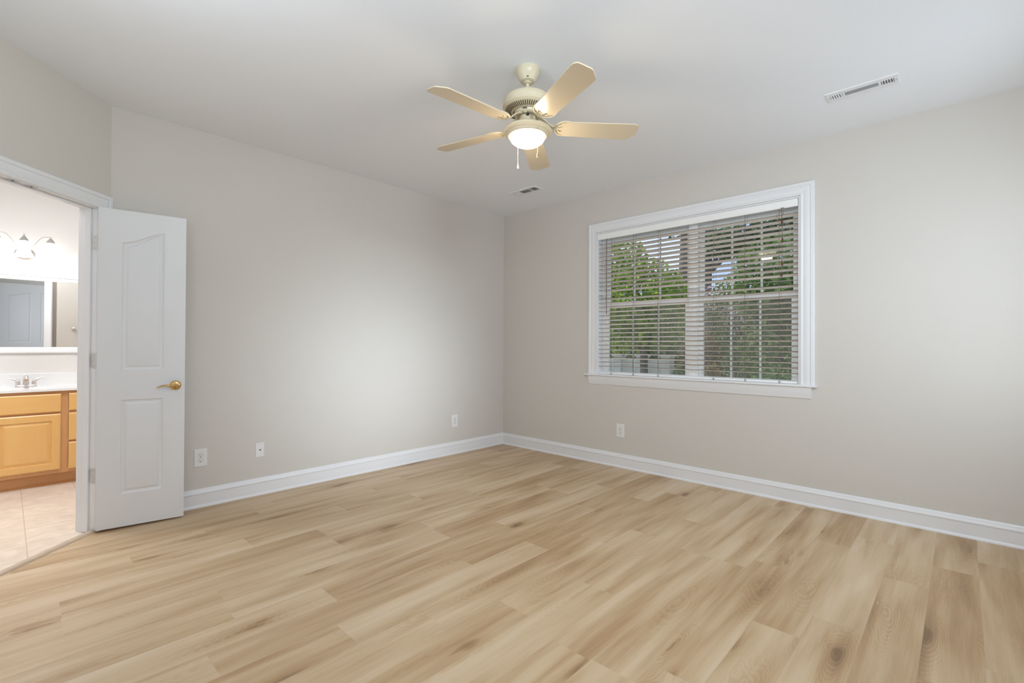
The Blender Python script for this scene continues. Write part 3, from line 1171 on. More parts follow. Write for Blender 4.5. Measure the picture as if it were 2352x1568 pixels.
def make_outlet(name, label, cat, loc, rz, W_, Hh, kind, group=None):
    t = thing(name, label, cat, loc, rz, group)
    b = MB()
    plate_local(b, W_, Hh)
    b.build('cover_plate', M['plate'], t)
    if kind == 'duplex':
        for zc in (0.0195, -0.0195):
            b = MB()
            pts = []
            for i in range(28):
                a = 2 * PI * i / 28
                pts.append((0.0172 * math.cos(a), max(-0.0142, min(0.0142, 0.0172 * math.sin(a)))))
            lo = [b.bm.verts.new((x, -0.0059, zc + z)) for x, z in pts]
            hi = [b.bm.verts.new((x * 0.97, -0.0074, zc + z * 0.97)) for x, z in pts]
            for i in range(28):
                j = (i + 1) % 28
                b.bm.faces.new((lo[i], lo[j], hi[j], hi[i]))
            b.bm.faces.new(hi)
            f = b.build('receptacle', M['plate'], t)
            b = MB()
            b.box((-0.0078, -0.0079, zc - 0.002), (-0.0054, -0.0073, zc + 0.0075))
            b.box((0.0054, -0.0079, zc - 0.001), (0.0078, -0.0073, zc + 0.0065))
            b.lathe([(0.0032, 0), (0.0030, 0.0006), (0, 0.0006)], (0, -0.0073, zc - 0.0075), (0, -1, 0), 12)
            b.build('slot', M['dark'], f)
            b = MB()
            b2 = [((0.0184 * math.cos(2 * PI * i / 28)), max(-0.0154, min(0.0154, 0.0184 * math.sin(2 * PI * i / 28)))) for i in range(28)]
            lo = [b.bm.verts.new((x, -0.0062, zc + z)) for x, z in b2]
            b.bm.faces.new(lo)
            b.build('recess', M['screw'], f)
        b = MB()
        b.lathe([(0.0030, 0), (0.0026, 0.0010), (0, 0.0012)], (0, -0.0060, 0), (0, -1, 0), 12)
        b.build('screw', M['screw'], t)
    else:
        b = MB()
        b.lathe([(0.0062, 0), (0.0060, 0.0035), (0.0048, 0.0040), (0, 0.0040)], (0, -0.0058, 0.001), (0, -1, 0), 6)
        b.build('jack', M['dark'], t)
        for zc in (0.041, -0.041):
            b = MB()
            b.lathe([(0.0028, 0), (0.0025, 0.0009), (0, 0.0010)], (0, -0.0059, zc), (0, -1, 0), 10)
            b.build('screw', M['plate'], t)
    return t


make_outlet('wall_outlet', 'white double outlet on the wall beside the open door', 'outlet', (-3.156, 0, 0.358), 0, 0.084, 0.130, 'duplex', 'bedroom outlets')
make_outlet('cable_jack_plate', 'white blank plate with one dark jack hole, low on the wall', 'wall plate', (-2.751, 0, 0.3525), 0, 0.066, 0.112, 'jack')
make_outlet('wall_outlet', 'white double outlet low on the wall near the far corner', 'outlet', (-0.757, 0, 0.358), 0, 0.080, 0.130, 'duplex', 'bedroom outlets')
make_outlet('wall_outlet', 'white double outlet on the window wall below the window', 'outlet', (0, -1.608, 0.358), -PI / 2, 0.086, 0.131, 'duplex', 'bedroom outlets')


# ------------------------------------------------------------------ ceiling registers
def vent(label, loc, rz, LL, WW, nside, mid, big, tilt):
    """register hanging at the ceiling; local x is its length"""
    t = thing('ceiling_vent', label, 'vent', loc, rz, 'ceiling air registers')
    b = MB()
    z1 = -0.006
    mx_, my = LL / 2 - 0.022, WW / 2 - 0.040 if big else WW / 2 - 0.032
    # rim as four sloped strips
    sect = [(0, 0), (0, -0.0022), (0.004, z1), (0.018, z1), (0.018, -0.001)]
    hx, hy = LL / 2, WW / 2
    b.sweep(sect, (-hx, -hy, 0), (hx, -hy, 0), (0, 1, 0), (0, 0, 1), 1, 1)
    b.sweep(sect, (hx, hy, 0), (-hx, hy, 0), (0, -1, 0), (0, 0, 1), 1, 1)
    b.sweep(sect, (hx, -hy, 0), (hx, hy, 0), (-1, 0, 0), (0, 0, 1), 1, 1)
    b.sweep(sect, (-hx, hy, 0), (-hx, -hy, 0), (1, 0, 0), (0, 0, 1), 1, 1)
    # inner plate strips around the louvre field
    ix, iy = hx - 0.018, hy - 0.018
    b.box((-ix, -iy, z1), (ix, -my, -0.003))
    b.box((-ix, my, z1), (ix, iy, -0.003))
    b.box((-ix, -my, z1), (-mx_, my, -0.003))
    b.box((mx_, -my, z1), (ix, my, -0.003))
    half = mid / 2
    b.box((-half - 0.012, -my, z1), (-half, my, -0.003))
    b.box((half, -my, z1), (half + 0.012, my, -0.003))
    b.build('frame', M['trim'], t)
    b = MB()
    b.poly([(-mx_, -my, -0.0008), (mx_, -my, -0.0008), (mx_, my, -0.0008), (-mx_, my, -0.0008)])
    b.build('duct_opening', M['duct'], t)
    sw = (mx_ - half - 0.012)
    for sg in (-1, 1):
        b = MB()
        for i in range(nside):
            xc = sg * (half + 0.012 + sw * (i + 0.5) / nside)
            w = sw / nside * 0.62
            o_ = Vector((xc, 0, z1 + 0.0018))
            ax = Vector((math.cos(0.5), 0, -sg * math.sin(0.5)))
            b.obox(o_, ax, (0, 1, 0), ax.cross(Vector((0, 1, 0))), (-w / 2, w / 2), (-my, my), (-0.0005, 0.0005))
        b.build('louvre', M['trim'], t)
    b = MB()
    nm = 6
    for i in range(nm):
        yc = -my + 2 * my * (i + 0.5) / nm
        o_ = Vector((0, yc, z1 + 0.0020))
        ax = Vector((0, math.cos(tilt), math.sin(tilt)))
        b.obox(o_, (1, 0, 0), ax, Vector((1, 0, 0)).cross(ax), (-half, half), (-my / nm * (0.85 if big else 0.6), my / nm * (0.85 if big else 0.6)), (-0.0005, 0.0005))
    b.build('louvre', M['trim'], t)
    for sg in (-1, 1):
        b = MB()
        b.lathe([(0.004, 0), (0.003, -0.0015), (0, -0.0018)], (sg * (hx - 0.012), 0, z1), (0, 0, 1), 10)
        b.build('screw', M['screw'], t)
    return t


vent('white ceiling register near the window wall and the right edge of the ceiling', (-0.619, -3.607, H), PI / 2, 0.356, 0.132, 5, 0.165, True, -0.35)
vent('small white ceiling register in the far corner of the ceiling', (-0.558, -0.853, H), PI / 2, 0.338, 0.142, 5, 0.120, False, -0.6)

# ------------------------------------------------------------------ ceiling fan
FX, FY = -2.132, -2.266
fan = thing('ceiling_fan', 'cream five-blade ceiling fan with a lit glass bowl', 'ceiling fan', (FX, FY, H))
FO = Vector((FX, FY, H))


def zf(z):
    return z - H


mb = MB()
mb.lathe([(0.0, 0), (0.066, 0), (0.067, -0.004), (0.066, -0.020), (0.062, -0.034), (0.054, -0.048), (0.047, -0.058), (0.042, -0.068), (0.030, -0.073), (0, -0.073)], n=40)
cn = mb.build('canopy', M['cream'], fan, smooth=40)
mb = MB()
mb.lathe([(0.022, -0.060), (0.024, -0.068), (0.020, -0.078), (0.010, -0.082)], n=24)
mb.lathe([(0.0095, -0.070), (0.0095, -0.175)], n=20)
mb.build('downrod', M['cream'], fan, smooth=40)
mb = MB()
a = Vector((-0.73, -0.68, 0)).normalized()
mb.obox(a * 0.0455 + Vector((0, 0, -0.061)), Vector((-a.y, a.x, 0)), a, UPZ, (-0.005, 0.005), (-0.002, 0.001), (-0.0025, 0.0025))
mb.build('keyhole', M['dark'], cn)
# motor housing
mb = MB()
mb.lathe([(0.012, zf(2.598)), (0.040, zf(2.597)), (0.095, zf(2.590)), (0.122, zf(2.580)), (0.1335, zf(2.566)), (0.1365, zf(2.548)), (0.1365, zf(2.535)),
          (0.1400, zf(2.531)), (0.1400, zf(2.524)), (0.1350, zf(2.518)), (0.129, zf(2.513)), (0.084, zf(2.497)), (0.078, zf(2.500)), (0.060, zf(2.505)), (0, zf(2.505))], n=64)
mo = mb.build('motor_housing', M['cream'], fan, smooth=32)
# radial cooling slots on the sloping underside
mb = MB()
ns = 60
for i in range(ns):
    a = 2 * PI * i / ns
    d = Vector((math.cos(a), math.sin(a), 0))
    t = Vector((-d.y, d.x, 0))
    p0 = d * 0.092 + Vector((0, 0, zf(2.4995)))
    p1 = d * 0.124 + Vector((0, 0, zf(2.5106)))
    ax = (p1 - p0).normalized()
    nn = ax.cross(t)
    mb.obox(p0, ax, t, nn, (0, (p1 - p0).length), (-0.0026, 0.0026), (-0.0006, 0.0006))
mb.build('cooling_slot', M['slot'], mo)
mb = MB()
mb.lathe([(0.076, zf(2.500)), (0.074, zf(2.484)), (0.066, zf(2.478)), (0.030, zf(2.478)), (0, zf(2.478))], n=48)
for i in range(5):
    a = math.radians(30.8 + 36 + 72 * i)
    d = Vector((math.cos(a), math.sin(a), 0))
    mb.lathe([(0.0085, 0), (0.0085, -0.004), (0.005, -0.005), (0, -0.005)], d * 0.058 + Vector((0, 0, zf(2.478))), (0, 0, 1), 12)
mb.build('flywheel', M['cream'], fan, smooth=35)
for i in range(5):
    mb = MB()
    a = math.radians(30.8 + 36 + 72 * i)
    d = Vector((math.cos(a), math.sin(a), 0))
    mb.obox(d * 0.0745 + Vector((0, 0, zf(2.492))), Vector((-d.y, d.x, 0)), d, UPZ, (-0.012, 0.012), (-0.002, 0.0015), (-0.004, 0.004))
    mb.build('vent_hole', M['slot'], mo)
# switch housing and light fitter
mb = MB()
mb.lathe([(0.0, zf(2.480)), (0.034, zf(2.480)), (0.0455, zf(2.474)), (0.0465, zf(2.466)), (0.0465, zf(2.420)), (0.050, zf(2.414)), (0, zf(2.414))], n=40)
sh = mb.build('switch_housing', M['cream'], fan, smooth=35)
mb = MB()
a = Vector((-0.73, -0.68, 0)).normalized()
mb.lathe([(0.010, 0.0), (0.0075, 0.0012), (0, 0.0012)], a * 0.0462 + Vector((0, 0, zf(2.470))), a, 18)
mb.build('reverse_switch', M['dark'], sh)
mb = MB()
mb.lathe([(0.040, zf(2.425)), (0.060, zf(2.421)), (0.110, zf(2.411)), (0.130, zf(2.403)), (0.1365, zf(2.394)), (0.1365, zf(2.388)), (0.131, zf(2.384)),
          (0.118, zf(2.376)), (0.113, zf(2.367)), (0.110, zf(2.365)), (0.107, zf(2.368)), (0.105, zf(2.364)), (0.102, zf(2.366)), (0.060, zf(2.382)), (0, zf(2.382))], n=64)
ft = mb.build('light_fitter', M['cream'], fan, smooth=28)
mb = MB()
pr = [(0.1010, zf(2.369))]
for i in range(0, 13):
    a = i / 12 * PI / 2
    pr.append((0.1010 * math.cos(a) if i < 12 else 0, zf(2.364) - 0.058 * math.sin(a)))
mb.lathe(pr, n=56, close=False)
mb.build('glass_bowl', M['bowl'], fan, smooth=60)

# blades with their scalloped irons
PITCHB = math.radians(-11.5)
BL_ANG = (30.8 + 2.5, 30.8 + 72, 30.8 + 144, 30.8 + 216, 30.8 + 288)


def blade_frame(ang):
    a = math.radians(ang)
    d = Vector((math.cos(a), math.sin(a), 0))
    t = Vector((-d.y, d.x, 0))
    tt = t * math.cos(PITCHB) + UPZ * math.sin(PITCHB)
    return d, tt, d.cross(tt)


def scallop(y):
    t_ = (y + 0.057) / 0.114
    return 0.203 - 0.017 * abs(math.sin(3 * PI * t_)) + 0.010 * (abs(2 * t_ - 1)) ** 2


for ang, rad in zip(BL_ANG, (0.650, 0.632, 0.626, 0.636, 0.632)):
    d, t, nn = blade_frame(ang)
    o = Vector((0, 0, zf(2.418)))
    P = lambda x, y, z: o + d * x + t * y + nn * z
    # blade: widening board with clipped far corners and a scalloped root, 6 mm thick
    mb = MB()
    k_ = rad - 0.640
    out = [(0.230, -0.0600), (0.600 + k_, -0.070), (0.618 + k_, -0.068), (0.632 + k_, -0.058), (0.637 + k_, -0.050), (0.640 + k_, 0.010), (0.637 + k_, 0.024),
           (0.604 + k_, 0.060), (0.595 + k_, 0.067), (0.580 + k_, 0.0705), (0.230, 0.0600)]
    root = [(scallop(y), y) for y in [0.057 - 0.114 * i / 30 for i in range(31)]]
    out = out + root
    lo = [mb.bm.verts.new(P(x, y, -0.003)) for x, y in out]
    hi = [mb.bm.verts.new(P(x, y, 0.003)) for x, y in out]
    no_ = len(out)
    for q_, fl_ in ((lo, False), (hi, True)):
        # the root scallops are filled as strips to (0.230, y), the rest as one board
        brd = [q_[i] for i in range(11)]
        mid_ = [mb.bm.verts.new(P(0.230, root[i][1] * 0.0600 / 0.057, -0.003 if not fl_ else 0.003)) for i in range(1, 30)]
        edge_ = [q_[10]] + mid_ + [q_[0]]
        for i in range(30):
            mb.bm.faces.new((edge_[i], edge_[i + 1], q_[11 + i + 1], q_[11 + i]))
        mb.bm.faces.new(brd + [])
    for i in range(no_):
        j = (i + 1) % no_
        mb.bm.faces.new((lo[i], lo[j], hi[j], hi[i]))
    bmesh.ops.remove_doubles(mb.bm, verts=mb.bm.verts[:], dist=0.00005)
    bld = mb.build('blade', M['blade'], fan)
    # iron above the blade: arm, then a round-backed plate with a raised rim
    mb = MB()
    arm = [(0.050, zf(2.481)), (0.075, zf(2.474)), (0.100, zf(2.457)), (0.125, zf(2.434)), (0.145, zf(2.424)), (0.185, zf(2.424))]
    wid = [0.016, 0.014, 0.0105, 0.0095, 0.0105, 0.020]
    rows = []
    for (r_, z_), w_ in zip(arm, wid):
        f = (r_ - 0.05) / 0.135
        tq = (Vector((-d.y, d.x, 0)) * (1 - f) + t * f).normalized()
        c = d * r_ + Vector((0, 0, z_))
        rows.append([mb.bm.verts.new(c + tq * y + UPZ * h) for y, h in ((-w_, 0.004), (w_, 0.004), (w_, -0.003), (w_ * 0.4, -0.0060), (-w_ * 0.4, -0.0060), (-w_, -0.003))])
    for ra, rb in zip(rows, rows[1:]):
        for i in range(6):
            j = (i + 1) % 6
            mb.bm.faces.new((ra[i], ra[j], rb[j], rb[i]))
    mb.bm.faces.new(rows[0])
    mb.bm.faces.new(rows[-1][::-1])
    nA = 28
    arc = [(0.214 - 0.060 * math.cos(-PI / 2 + PI * i / nA), 0.0615 * math.sin(-PI / 2 + PI * i / nA)) for i in range(nA + 1)]
    arc2 = [(0.236, arc[0][1] * 0.96)] + arc + [(0.236, arc[-1][1] * 0.96)]
    lo = [mb.bm.verts.new(P(x, y, 0.0035)) for x, y in arc2]
    hi = [mb.bm.verts.new(P(x, y, 0.0075)) for x, y in arc2]
    mb.bm.faces.new(lo)
    mb.bm.faces.new(hi[::-1])
    for i in range(len(lo)):
        j = (i + 1) % len(lo)
        mb.bm.faces.new((lo[i], lo[j], hi[j], hi[i]))
    mb.tube([P(x, y, 0.001) for x, y in [(0.236, arc[0][1])] + arc + [(0.236, arc[-1][1])]], [0.0025] + [0.0030 + 0.0030 * math.sin(PI * i / nA) for i in range(nA + 1)] + [0.0025], 10)
    for sg in (-1, 0, 1):
        mb.tube([P(0.168 if sg == 0 else 0.176, 0.0 if sg == 0 else sg * 0.022, 0.0), P(0.190 if sg == 0 else 0.200, 0.0 if sg == 0 else sg * 0.038, -0.001)], [0.0055, 0.0035], 8)
    mb.build('blade_iron', M['cream'], fan, smooth=45)

# pull chains
for base_, top_z, n_z, mt, lab in (((0, 0, 0), 0, 0, 'brass', 'brass pull chain'), ((0, 0, 0), 0, 0, 'cream', 'cream pull chain')):
    r2 = Vector((RT.x, RT.y, 0)).normalized()
    f2 = Vector((fw.x, fw.y, 0)).normalized()
    if mt == 'brass':
        c = r2 * 0.0535 - f2 * 0.108
        za, zb = 2.390, 2.228
    else:
        c = -r2 * 0.0525 + f2 * 0.060
        za, zb = 2.425, 2.231
    mb = MB()
    nb = 34
    for i in range(nb):
        z = zf(za + (zb - za) * i / (nb - 1))
        mb.lathe([(0, 0.0021), (0.0012, 0.0012), (0.0012, -0.0012), (0, -0.0021)], c + Vector((0, 0, z)), (0, 0, 1), 6)
    mb.tube([c + Vector((0, 0, zf(za))), c + Vector((0, 0, zf(zb)))], 0.0007, 5)
    if mt == 'brass':
        mb.lathe([(0.0065, 0.004), (0.007, 0), (0.004, -0.006), (0, -0.007)], c + Vector((0, 0, zf(za + 0.002))), (0, 0, 1), 12)
    ch = mb.build('pull_chain', M[mt], fan, smooth=40)
    ch['label'] = lab
    mb = MB()
    mb.lathe([(0.0012, 0.004), (0.003, -0.002), (0.0055, -0.014), (0.0060, -0.021), (0.0040, -0.0265), (0, -0.027)], c + Vector((0, 0, zf(zb))), (0, 0, 1), 14)
    mb.build('fob', M[mt], ch, smooth=50)
light('fan_bulb', 'POINT', (FX, FY, 2.30), None, 10.0, (1.0, 0.84, 0.62), shadow_soft_size=0.06)

# ------------------------------------------------------------------ bathroom
YF = 1.465       # face of the vanity
vx0, vx1 = -4.62, -3.42
van = thing('vanity_cabinet', 'honey maple bathroom vanity cabinet under the white countertop', 'cabinet', (-4.016, YF, 0))
VO = Vector(van.location)


def vl(b):
    bmesh.ops.translate(b.bm, verts=b.bm.verts[:], vec=-VO)
    return b


mb = MB()
mb.box((vx0, YF + 0.018, 0.104), (vx1, BY1 - 0.002, 0.79))
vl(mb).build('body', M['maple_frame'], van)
mb = MB()
# face frame: stiles and rails
st = [(vx0, -4.585), (-4.262, -4.216), (-3.816, -3.770), (-3.455, vx1)]
for a, b_ in st:
    mb.box((a, YF, 0.104), (b_, YF + 0.019, 0.79))
for a, b_ in ((-4.585, -4.262), (-4.216, -3.816), (-3.770, -3.455)):
    mb.box((a, YF + 0.0005, 0.760), (b_, YF + 0.019, 0.79))
    mb.box((a, YF + 0.0005, 0.104), (b_, YF + 0.019, 0.140))
    mb.box((a, YF + 0.0005, 0.590), (b_, YF + 0.019, 0.632))
mb.box((-3.770, YF + 0.0005, 0.345), (-3.455, YF + 0.019, 0.380))
mb.box((-4.585, YF + 0.0005, 0.345), (-4.262, YF + 0.019, 0.380))
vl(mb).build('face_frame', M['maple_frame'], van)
mb = MB()
mb.box((vx0 + 0.01, YF + 0.072, 0.0), (vx1 - 0.01, YF + 0.085, 0.106))
mb.sweep([(0, 0), (0, 0.016), (-0.006, 0.014), (-0.013, 0.006), (-0.014, 0)], (vx0 + 0.01, YF + 0.072, 0), (vx1 - 0.01, YF + 0.072, 0), (0, 1, 0), (0, 0, 1))
vl(mb).build('toe_kick', M['maple_frame'], van)


def front(name, x0, x1, z0, z1, panel):
    """overlay front, face at YF-0.019, softened edge; panel adds the raised centre"""
    b = MB()
    e = 0.008
    yo, yi = YF - 0.0005, YF - 0.019
    r = [((x0, z0, x1, z1), yo), ((x0, z0, x1, z1), yi + 0.006), ((x0 + e, z0 + e, x1 - e, z1 - e), yi)]
    if panel:
        f = 0.055
        r += [((x0 + f, z0 + f, x1 - f, z1 - f), yi), ((x0 + f + 0.004, z0 + f + 0.004, x1 - f - 0.004, z1 - f - 0.004), yi + 0.009),
              ((x0 + f + 0.008, z0 + f + 0.008, x1 - f - 0.008, z1 - f - 0.008), yi + 0.009), ((x0 + f + 0.030, z0 + f + 0.030, x1 - f - 0.030, z1 - f - 0.030), yi + 0.002)]
    rings = [[b.bm.verts.new((x, y, z)) for x, z in ((q_[0], q_[1]), (q_[2], q_[1]), (q_[2], q_[3]), (q_[0], q_[3]))] for q_, y in r]
    for ra, rb in zip(rings, rings[1:]):
        for i in range(4):
            j = (i + 1) % 4
            b.bm.faces.new((ra[i], ra[j], rb[j], rb[i]))
    b.bm.faces.new(rings[0])
    b.bm.faces.new(rings[-1])
    return vl(b).build(name, M['maple_z' if panel else 'maple_x'], van)


front('drawer_front', -4.222, -3.816, 0.616, 0.766, False)
front('door', -4.222, -3.816, 0.136, 0.600, True)
for xa, xb in ((-3.768, -3.452), (-4.588, -4.264)):
    front('drawer', xa, xb, 0.622, 0.768, False)
    front('drawer', xa, xb, 0.370, 0.602, False)
    front('drawer', xa, xb, 0.131, 0.355, False)

# countertop with integral basin and backsplash
ct = MB()
cx0, cx1, cy0, cy1 = vx0 - 0.02, vx1 + 0.02, YF - 0.025, BY1
nx, ny = 72, 34
gv = {}
for i in range(nx + 1):
    for j in range(ny + 1):
        x = cx0 + (cx1 - cx0) * i / nx
        y = cy0 + (cy1 - cy0) * j / ny
        q_ = math.hypot((x + 4.016) / 0.235, (y - 1.655) / 0.150)
        dz = 0.0
        if q_ < 1:
            dz = -0.115 * (1 - q_ ** 3) ** 0.8
        gv[i, j] = ct.bm.verts.new((x, y, 0.810 + dz))
for i in range(nx):
    for j in range(ny):
        ct.bm.faces.new((gv[i, j], gv[i + 1, j], gv[i + 1, j + 1], gv[i, j + 1]))
fr_ = [ct.bm.verts.new((cx0 + (cx1 - cx0) * i / nx, cy0, 0.7915)) for i in range(nx + 1)]
for i in range(nx):
    ct.bm.faces.new((gv[i, 0], fr_[i], fr_[i + 1], gv[i + 1, 0]))
bk = [ct.bm.verts.new((cx0 + (cx1 - cx0) * i / nx, YF + 0.02, 0.7915)) for i in range(nx + 1)]
for i in range(nx):
    ct.bm.faces.new((fr_[i], bk[i], bk[i + 1], fr_[i + 1]))
top = ct.build('countertop', M['marble'], smooth=40)
tag(top, 'white cultured marble countertop with moulded sink on the maple vanity', 'countertop')
mb = MB()
mb.box((cx0, BY1 - 0.020, 0.805), (cx1, BY1 - 0.0005, 0.918))
bs = mb.build('backsplash', M['marble'], top, bevel=0.003)

# faucet
fc = thing('faucet', 'two-handle chrome faucet on the white bathroom countertop', 'faucet', (-4.016, 1.850, 0.8105))
mb = MB()
pts = []
for i in range(40):
    a = 2 * PI * i / 40
    pts.append((0.068 * math.copysign(abs(math.cos(a)) ** 0.55, math.cos(a)), 0.026 * math.copysign(abs(math.sin(a)) ** 0.7, math.sin(a))))
rings = [[mb.bm.verts.new((x * s, y * s, z)) for x, y in pts] for s, z in ((1.0, 0), (1.0, 0.006), (0.94, 0.014), (0.80, 0.018))]
for ra, rb in zip(rings, rings[1:]):
    for i in range(40):
        j = (i + 1) % 40
        mb.bm.faces.new((ra[i], ra[j], rb[j], rb[i]))
mb.bm.faces.new(rings[0])
mb.bm.faces.new(rings[-1])
mb.build('base_plate', M['chrome'], fc, smooth=50)
mb = MB()
mb.tube([(0, 0.006, 0.012), (0, 0.006, 0.045), (0, -0.004, 0.072), (0, -0.026, 0.086), (0, -0.055, 0.087), (0, -0.085, 0.078), (0, -0.104, 0.064)], [0.022, 0.020, 0.0185, 0.0175, 0.0165, 0.015, 0.0135], 18)
mb.build('spout', M['chrome'], fc, smooth=60)
for sg in (-1, 1):
    mb = MB()
    mb.lathe([(0.017, 0.012), (0.0165, 0.020), (0.0155, 0.022), (0.0165, 0.024), (0.0155, 0.042), (0.011, 0.056), (0, 0.060)], (sg * 0.050, 0, 0), (0, 0, 1), 22)
    hp, hr = [], []
    for i in range(11):
        t = i / 10
        hp.append((sg * (0.046 + 0.066 * t), -0.002 - 0.006 * t, 0.046 + 0.030 * math.sin(t * PI / 2) ** 0.8))
        hr.append(0.011 * (1 - t) + 0.0035)
    mb.tube(hp, hr, 12)
    mb.build('handle', M['chrome'], fc, smooth=60)

# framed mirror
mr = thing('framed_mirror', 'wide white-framed mirror above the bathroom vanity', 'mirror', (-4.016, BY1, 1.097))
MO = Vector(mr.location)
mx0, mx1, mz0, mz1 = -4.75, -3.30, 1.097, 1.803
mb = MB()
FRM = [(0, 0), (0, 0.018), (0.006, 0.024), (0.018, 0.024), (0.024, 0.018), (0.034, 0.017), (0.048, 0.013), (0.056, 0.008), (0.056, 0)]
Yn = Vector((0, -1, 0))
yb_ = BY1 - 0.001
mb.sweep(FRM, (mx0, yb_, mz0), (mx1, yb_, mz0), (0, 0, 1), Yn, 1, 1)
mb.sweep(FRM, (mx1, yb_, mz1), (mx0, yb_, mz1), (0, 0, -1), Yn, 1, 1)
mb.sweep(FRM, (mx0, yb_, mz1), (mx0, yb_, mz0), (1, 0, 0), Yn, 1, 1)
mb.sweep(FRM, (mx1, yb_, mz0), (mx1, yb_, mz1), (-1, 0, 0), Yn, 1, 1)
bmesh.ops.translate(mb.bm, verts=mb.bm.verts[:], vec=-MO)
mb.build('frame', M['trim'], mr, smooth=35)
mb = MB()
mb.box((mx0 + 0.05, yb_ - 0.005, mz0 + 0.05), (mx1 - 0.05, yb_ - 0.001, mz1 - 0.05))
bmesh.ops.translate(mb.bm, verts=mb.bm.verts[:], vec=-MO)
mb.build('mirror_glass', M['mirror'], mr)

# vanity light with three bell shades
vlx = thing('vanity_light', 'three-shade nickel vanity light on the wall above the mirror', 'wall light', (-4.030, BY1, 1.975))
LO = Vector(vlx.location)
mb = MB()
mb.lathe([(0.058, 0), (0.058, 0.006), (0.050, 0.016), (0.030, 0.024), (0.014, 0.030), (0.012, 0.045), (0, 0.048)], (0, 0, 0), (0, -1, 0), 36)
for v in mb.bm.verts:
    v.co.x *= 1.15
mb.build('backplate', M['nickel'], vlx, smooth=40)
SH = [(-4.203, 1.875, 2.128), (-4.038, 1.850, 2.122), (-3.871, 1.875, 2.128)]
for k, (sx_, sy_, sz_) in enumerate(SH):
    c = Vector((sx_, sy_, sz_)) - LO
    sg = k - 1
    mb = MB()
    if sg:
        pts = []
        for i in range(17):
            t = i / 16
            x = sg * 0.012 + (c.x - sg * 0.012) * t
            z = 0.012 + 0.150 * math.sin(min(1.0, t * 1.28) * PI / 2) ** 1.5 - (0.012 if t > 0.78 else 0.012 * t / 0.78) * 0.6
            y = -0.040 + (c.y + 0.040) * (t ** 0.6)
            pts.append((x, y, z))
        pts[-1] = (c.x, c.y, c.z + 0.004)
        mb.tube(pts, 0.0032, 8)
    else:
        mb.tube([(0, -0.035, 0.0), (0, -0.075, 0.09), (c.x, c.y + 0.03, c.z + 0.022), (c.x, c.y, c.z + 0.012), (c.x, c.y, c.z - 0.01)], 0.0032, 8)
    mb.build('arm', M['nickel'], vlx, smooth=60)
    mb = MB()
    mb.lathe([(0.006, 0.006), (0.0045, 0.000), (0.006, -0.006), (0.012, -0.014), (0.020, -0.026), (0.030, -0.044), (0.032, -0.050), (0, -0.048)], c, (0, 0, 1), 28)
    mb.build('cap', M['nickel'], vlx, smooth=45)
    mb = MB()
    mb.lathe([(0.027, -0.046), (0.031, -0.056), (0.034, -0.085), (0.040, -0.125), (0.051, -0.160), (0.064, -0.184), (0.062, -0.184), (0.048, -0.158), (0.037, -0.124), (0.031, -0.085)], c, (0, 0, 1), 36, close=False)
    sd = mb.build('glass_shade', M['shade'], vlx, smooth=60)
    light('vanity_bulb', 'POINT', Vector((sx_, sy_ - 0.02, sz_ - 0.20)), None, 2.7, (1.0, 0.97, 0.93), shadow_soft_size=0.04)
light('bath_fill_light', 'AREA', (-4.1, 0.40, H - 0.02), (0, 0, -1), 35.0, (0.96, 0.975, 1.0), shape='DISK', size=0.5)  # added fill that brightens the bathroom beyond its vanity bulbs

# robe hook on the bathroom side of the wall (seen in the mirror)
rh = thing('robe_hook', 'small nickel robe hook on the bathroom wall, seen in the mirror', 'hook', (-3.565, WT, 1.360))
mb = MB()
mb.lathe([(0.024, 0), (0.024, 0.003), (0.019, 0.007), (0.008, 0.010), (0, 0.010)], (0, 0, 0), (0, 1, 0), 28)
mb.build('backplate', M['nickel'], rh, smooth=40)
mb = MB()
mb.tube([(0, 0.006, 0), (0, 0.022, -0.002), (0, 0.036, 0.002), (0, 0.044, 0.012)], [0.006, 0.0055, 0.0055, 0.008], 12)
mb.build('peg', M['nickel'], rh, smooth=50)

# ------------------------------------------------------------------ door_2 behind the camera (seen in the mirror)
d2 = thing('door_2', 'tall white four-panel door behind the camera, seen in the bathroom mirror', 'door', (-4.235, YR + 0.001, 0), kind='structure')
DW, DH = 0.95, 2.265
PAN2 = [(0.120, 0.415, 0.22, lambda x: 0.98), (0.535, 0.830, 0.22, lambda x: 0.98),
        (0.120, 0.415, 1.19, lambda x: sramp(x, 0.14, 0.42, 2.055, 2.115)), (0.535, 0.830, 1.19, lambda x: sramp(0.95 - x, 0.14, 0.42, 2.055, 2.115))]
b = leaf_mesh(PAN2, DW, DH, 0.035)
place_leaf(b, Matrix(((1, 0, 0, 0), (0, -1, 0, 0.036), (0, 0, 1, 0.012), (0, 0, 0, 1))))
lf2 = b.build('door_leaf', M['door'], d2, smooth=28, recalc=False)
mb = MB()
mb.lathe([(0.030, 0), (0.030, 0.004), (0.012, 0.010), (0.010, 0.035), (0.026, 0.046), (0.029, 0.060), (0.018, 0.070), (0, 0.072)], (0.885, 0.036, 0.94), (0, 1, 0), 24)
mb.build('knob', M['brass'], lf2, smooth=40)

